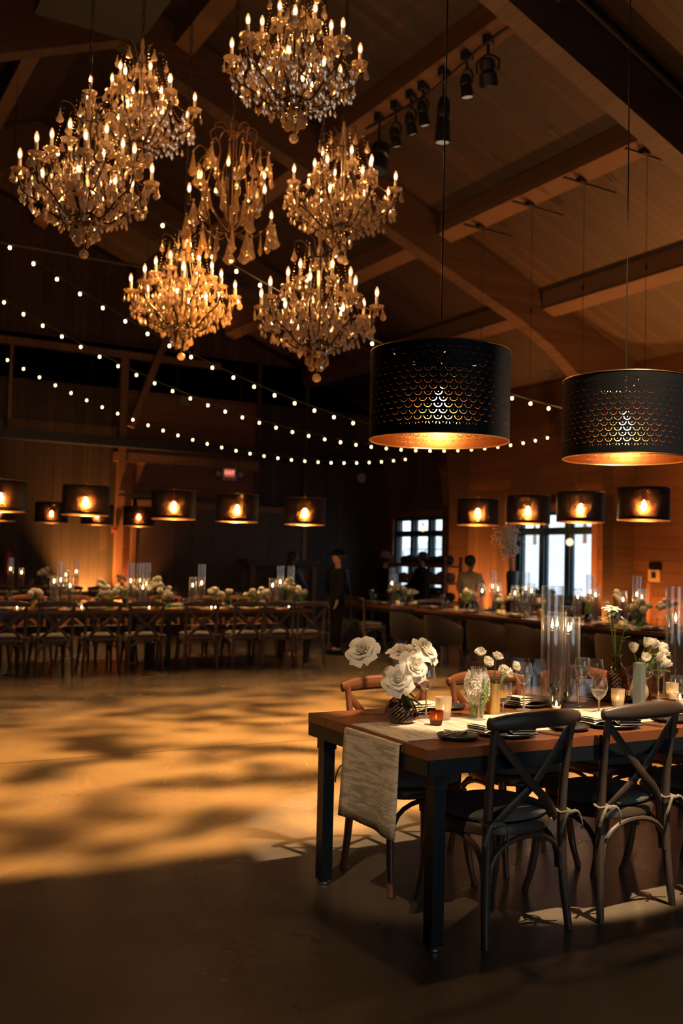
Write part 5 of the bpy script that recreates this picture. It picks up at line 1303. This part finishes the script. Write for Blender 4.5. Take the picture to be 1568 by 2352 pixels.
# breakup projector washing the dance floor: straight shutter cut on the camera side, leafy gobo
def gobo(name,loc,power,col,ycut,soft,x0,x1,y1):
    L=bpy.data.lights.new(name,'SPOT'); L.energy=power; L.spot_size=rad(150); L.spot_blend=.1; L.color=col; L.shadow_soft_size=.12
    L.use_nodes=True; t=L.node_tree; t.nodes.clear()
    def n(typ,ins=None,**pr):
        nd=t.nodes.new('ShaderNode'+typ)
        for k,v in pr.items(): setattr(nd,k,v)
        for k,v in (ins or {}).items():
            if isinstance(v,bpy.types.NodeSocket): t.links.new(v,nd.inputs[k])
            else: nd.inputs[k].default_value=v
        return nd
    m=lambda op,a,b=0.0,cl=False:n('Math',{0:a,1:b},operation=op,use_clamp=cl).outputs[0]
    out=n('OutputLight'); em=n('Emission')
    # lamp points straight down: its local Normal maps to floor coordinates
    tc=n('TexCoord').outputs['Normal']; sp=n('SeparateXYZ',{0:tc}).outputs
    az=m('MAXIMUM',m('ABSOLUTE',sp[2]),.05); h=loc[2]
    fx=m('ADD',m('MULTIPLY',m('DIVIDE',sp[0],az),h),loc[0]); fy=m('ADD',m('MULTIPLY',m('DIVIDE',sp[1],az),h),loc[1])
    v=n('CombineXYZ',{0:fx,1:fy}).outputs[0]
    n1=n('TexNoise',{'Vector':n('Mapping',{'Vector':v,'Scale':(1.5,1.9,1)}).outputs[0],'Scale':1.0,'Detail':2.5,'Roughness':.55,'Distortion':.4}).outputs['Fac']
    g=n('MapRange',{0:n1,1:.38,2:.60,3:.08,4:1.0},interpolation_type='SMOOTHSTEP').outputs[0]
    ss=lambda val,a,b,c,d:n('MapRange',{0:val,1:a,2:b,3:c,4:d},interpolation_type='SMOOTHSTEP').outputs[0]
    e=ss(fy,ycut-soft,ycut+soft,0,1); e=m('MULTIPLY',e,ss(fy,y1-6.0,y1,1,0)); e=m('MULTIPLY',e,ss(fx,x0-2,x0,0,1)); e=m('MULTIPLY',e,ss(fx,x1,x1+1.5,1,0))
    t.links.new(m('MULTIPLY',g,e),em.inputs['Strength']); t.links.new(em.outputs[0],out.inputs[0])
    return link(name,L,None,loc,(0,0,0))
gobo('dance_floor_projector',(6.62,9.5,6.38),32000,(1,.47,.125),4.72,.07,-3,7.0,11.8)
spot('table_spot',(3.3,1.3,6.6),(3.30,4.30,0),4700,18.6,.12,(1,.72,.45),.05)
spot('corner_spot',(-1.6,.9,5.2),(2.25,3.6,.78),640,11,.5,(1,.70,.42),.05)
# uplights on the floor washing the boards
def uplight(x,y,tx,ty,tz,power,size,col,label):
    t=thing('uplight',label,'uplight',(x,y,0)); b=MB(); b.lathe([(0,0),(.07,0),(.075,.10),(.06,.10),(.06,.06),(0,.06)],14); b.ob('housing',M['black'],t)
    b=MB(); b.lathe([(0,.065),(.055,.065),(.055,.075),(0,.075)],14); b.ob('lens',M['globe'],t)
    spot('uplight_beam',(x,y,.14),(tx,ty,tz),power,size,.8,col,.04)
OR=(1,.36,.08)
uplight(5.75,20.55,5.8,21.0,1.5,1300,80,(1,.40,.09),'small floor uplight washing the boards behind the farthest table')
uplight(6.56,20.72,6.56,21,1.5,350,90,(1,.34,.09),'small floor uplight in the gap between alarm post and barn door')
uplight(12.3,16.6,12.9,16.6,1.6,1200,110,OR,'small floor uplight between the two windows')
uplight(12.25,12.95,12.7,12.6,2.4,700,100,OR,'small floor uplight at the foot of the bare column')
uplight(12.3,11.75,12.9,11.6,2.2,330,110,OR,'small floor uplight below the control panel')
uplight(12.2,17.65,12.8,17.3,2.6,420,90,OR,'small floor uplight at the foot of the farther column')
uplight(12.1,9.9,11.6,9.6,5.5,1500,110,OR,'small floor uplight aimed at the ceiling by the window wall')
cam=bpy.data.cameras.new('camera'); cam.lens=35; cam.sensor_fit='VERTICAL'; cam.sensor_height=36; cam.clip_start=.05; cam.clip_end=300
yaw,pit,rol=rad(29.6),rad(2.75),rad(1.4)
f=Vector((math.sin(yaw)*math.cos(pit),math.cos(yaw)*math.cos(pit),math.sin(pit))); r0=Vector((math.cos(yaw),-math.sin(yaw),0)); u0=r0.cross(f)
r=r0*math.cos(rol)+u0*math.sin(rol); u=-r0*math.sin(rol)+u0*math.cos(rol)
co=link('camera',cam); co.matrix_world=Matrix(((r.x,u.x,-f.x,0),(r.y,u.y,-f.y,0),(r.z,u.z,-f.z,1.48),(0,0,0,1)))
cam.dof.use_dof=True; cam.dof.focus_distance=4.3; cam.dof.aperture_fstop=2.6
S.camera=co
S.view_settings.view_transform='Standard'; S.view_settings.look='None'; S.view_settings.gamma=1; S.view_settings.use_curve_mapping=False; S.view_settings.exposure=0.0
cy=S.cycles; cy.max_bounces=10; cy.transparent_max_bounces=24; cy.transmission_bounces=6; cy.glossy_bounces=4; cy.diffuse_bounces=3
cy.caustics_reflective=False; cy.caustics_refractive=False; cy.sample_clamp_indirect=2.0; cy.sample_clamp_direct=0; cy.blur_glossy=1.0
cy.use_denoising=True; cy.use_light_tree=True; cy.use_adaptive_sampling=True; cy.adaptive_threshold=.02
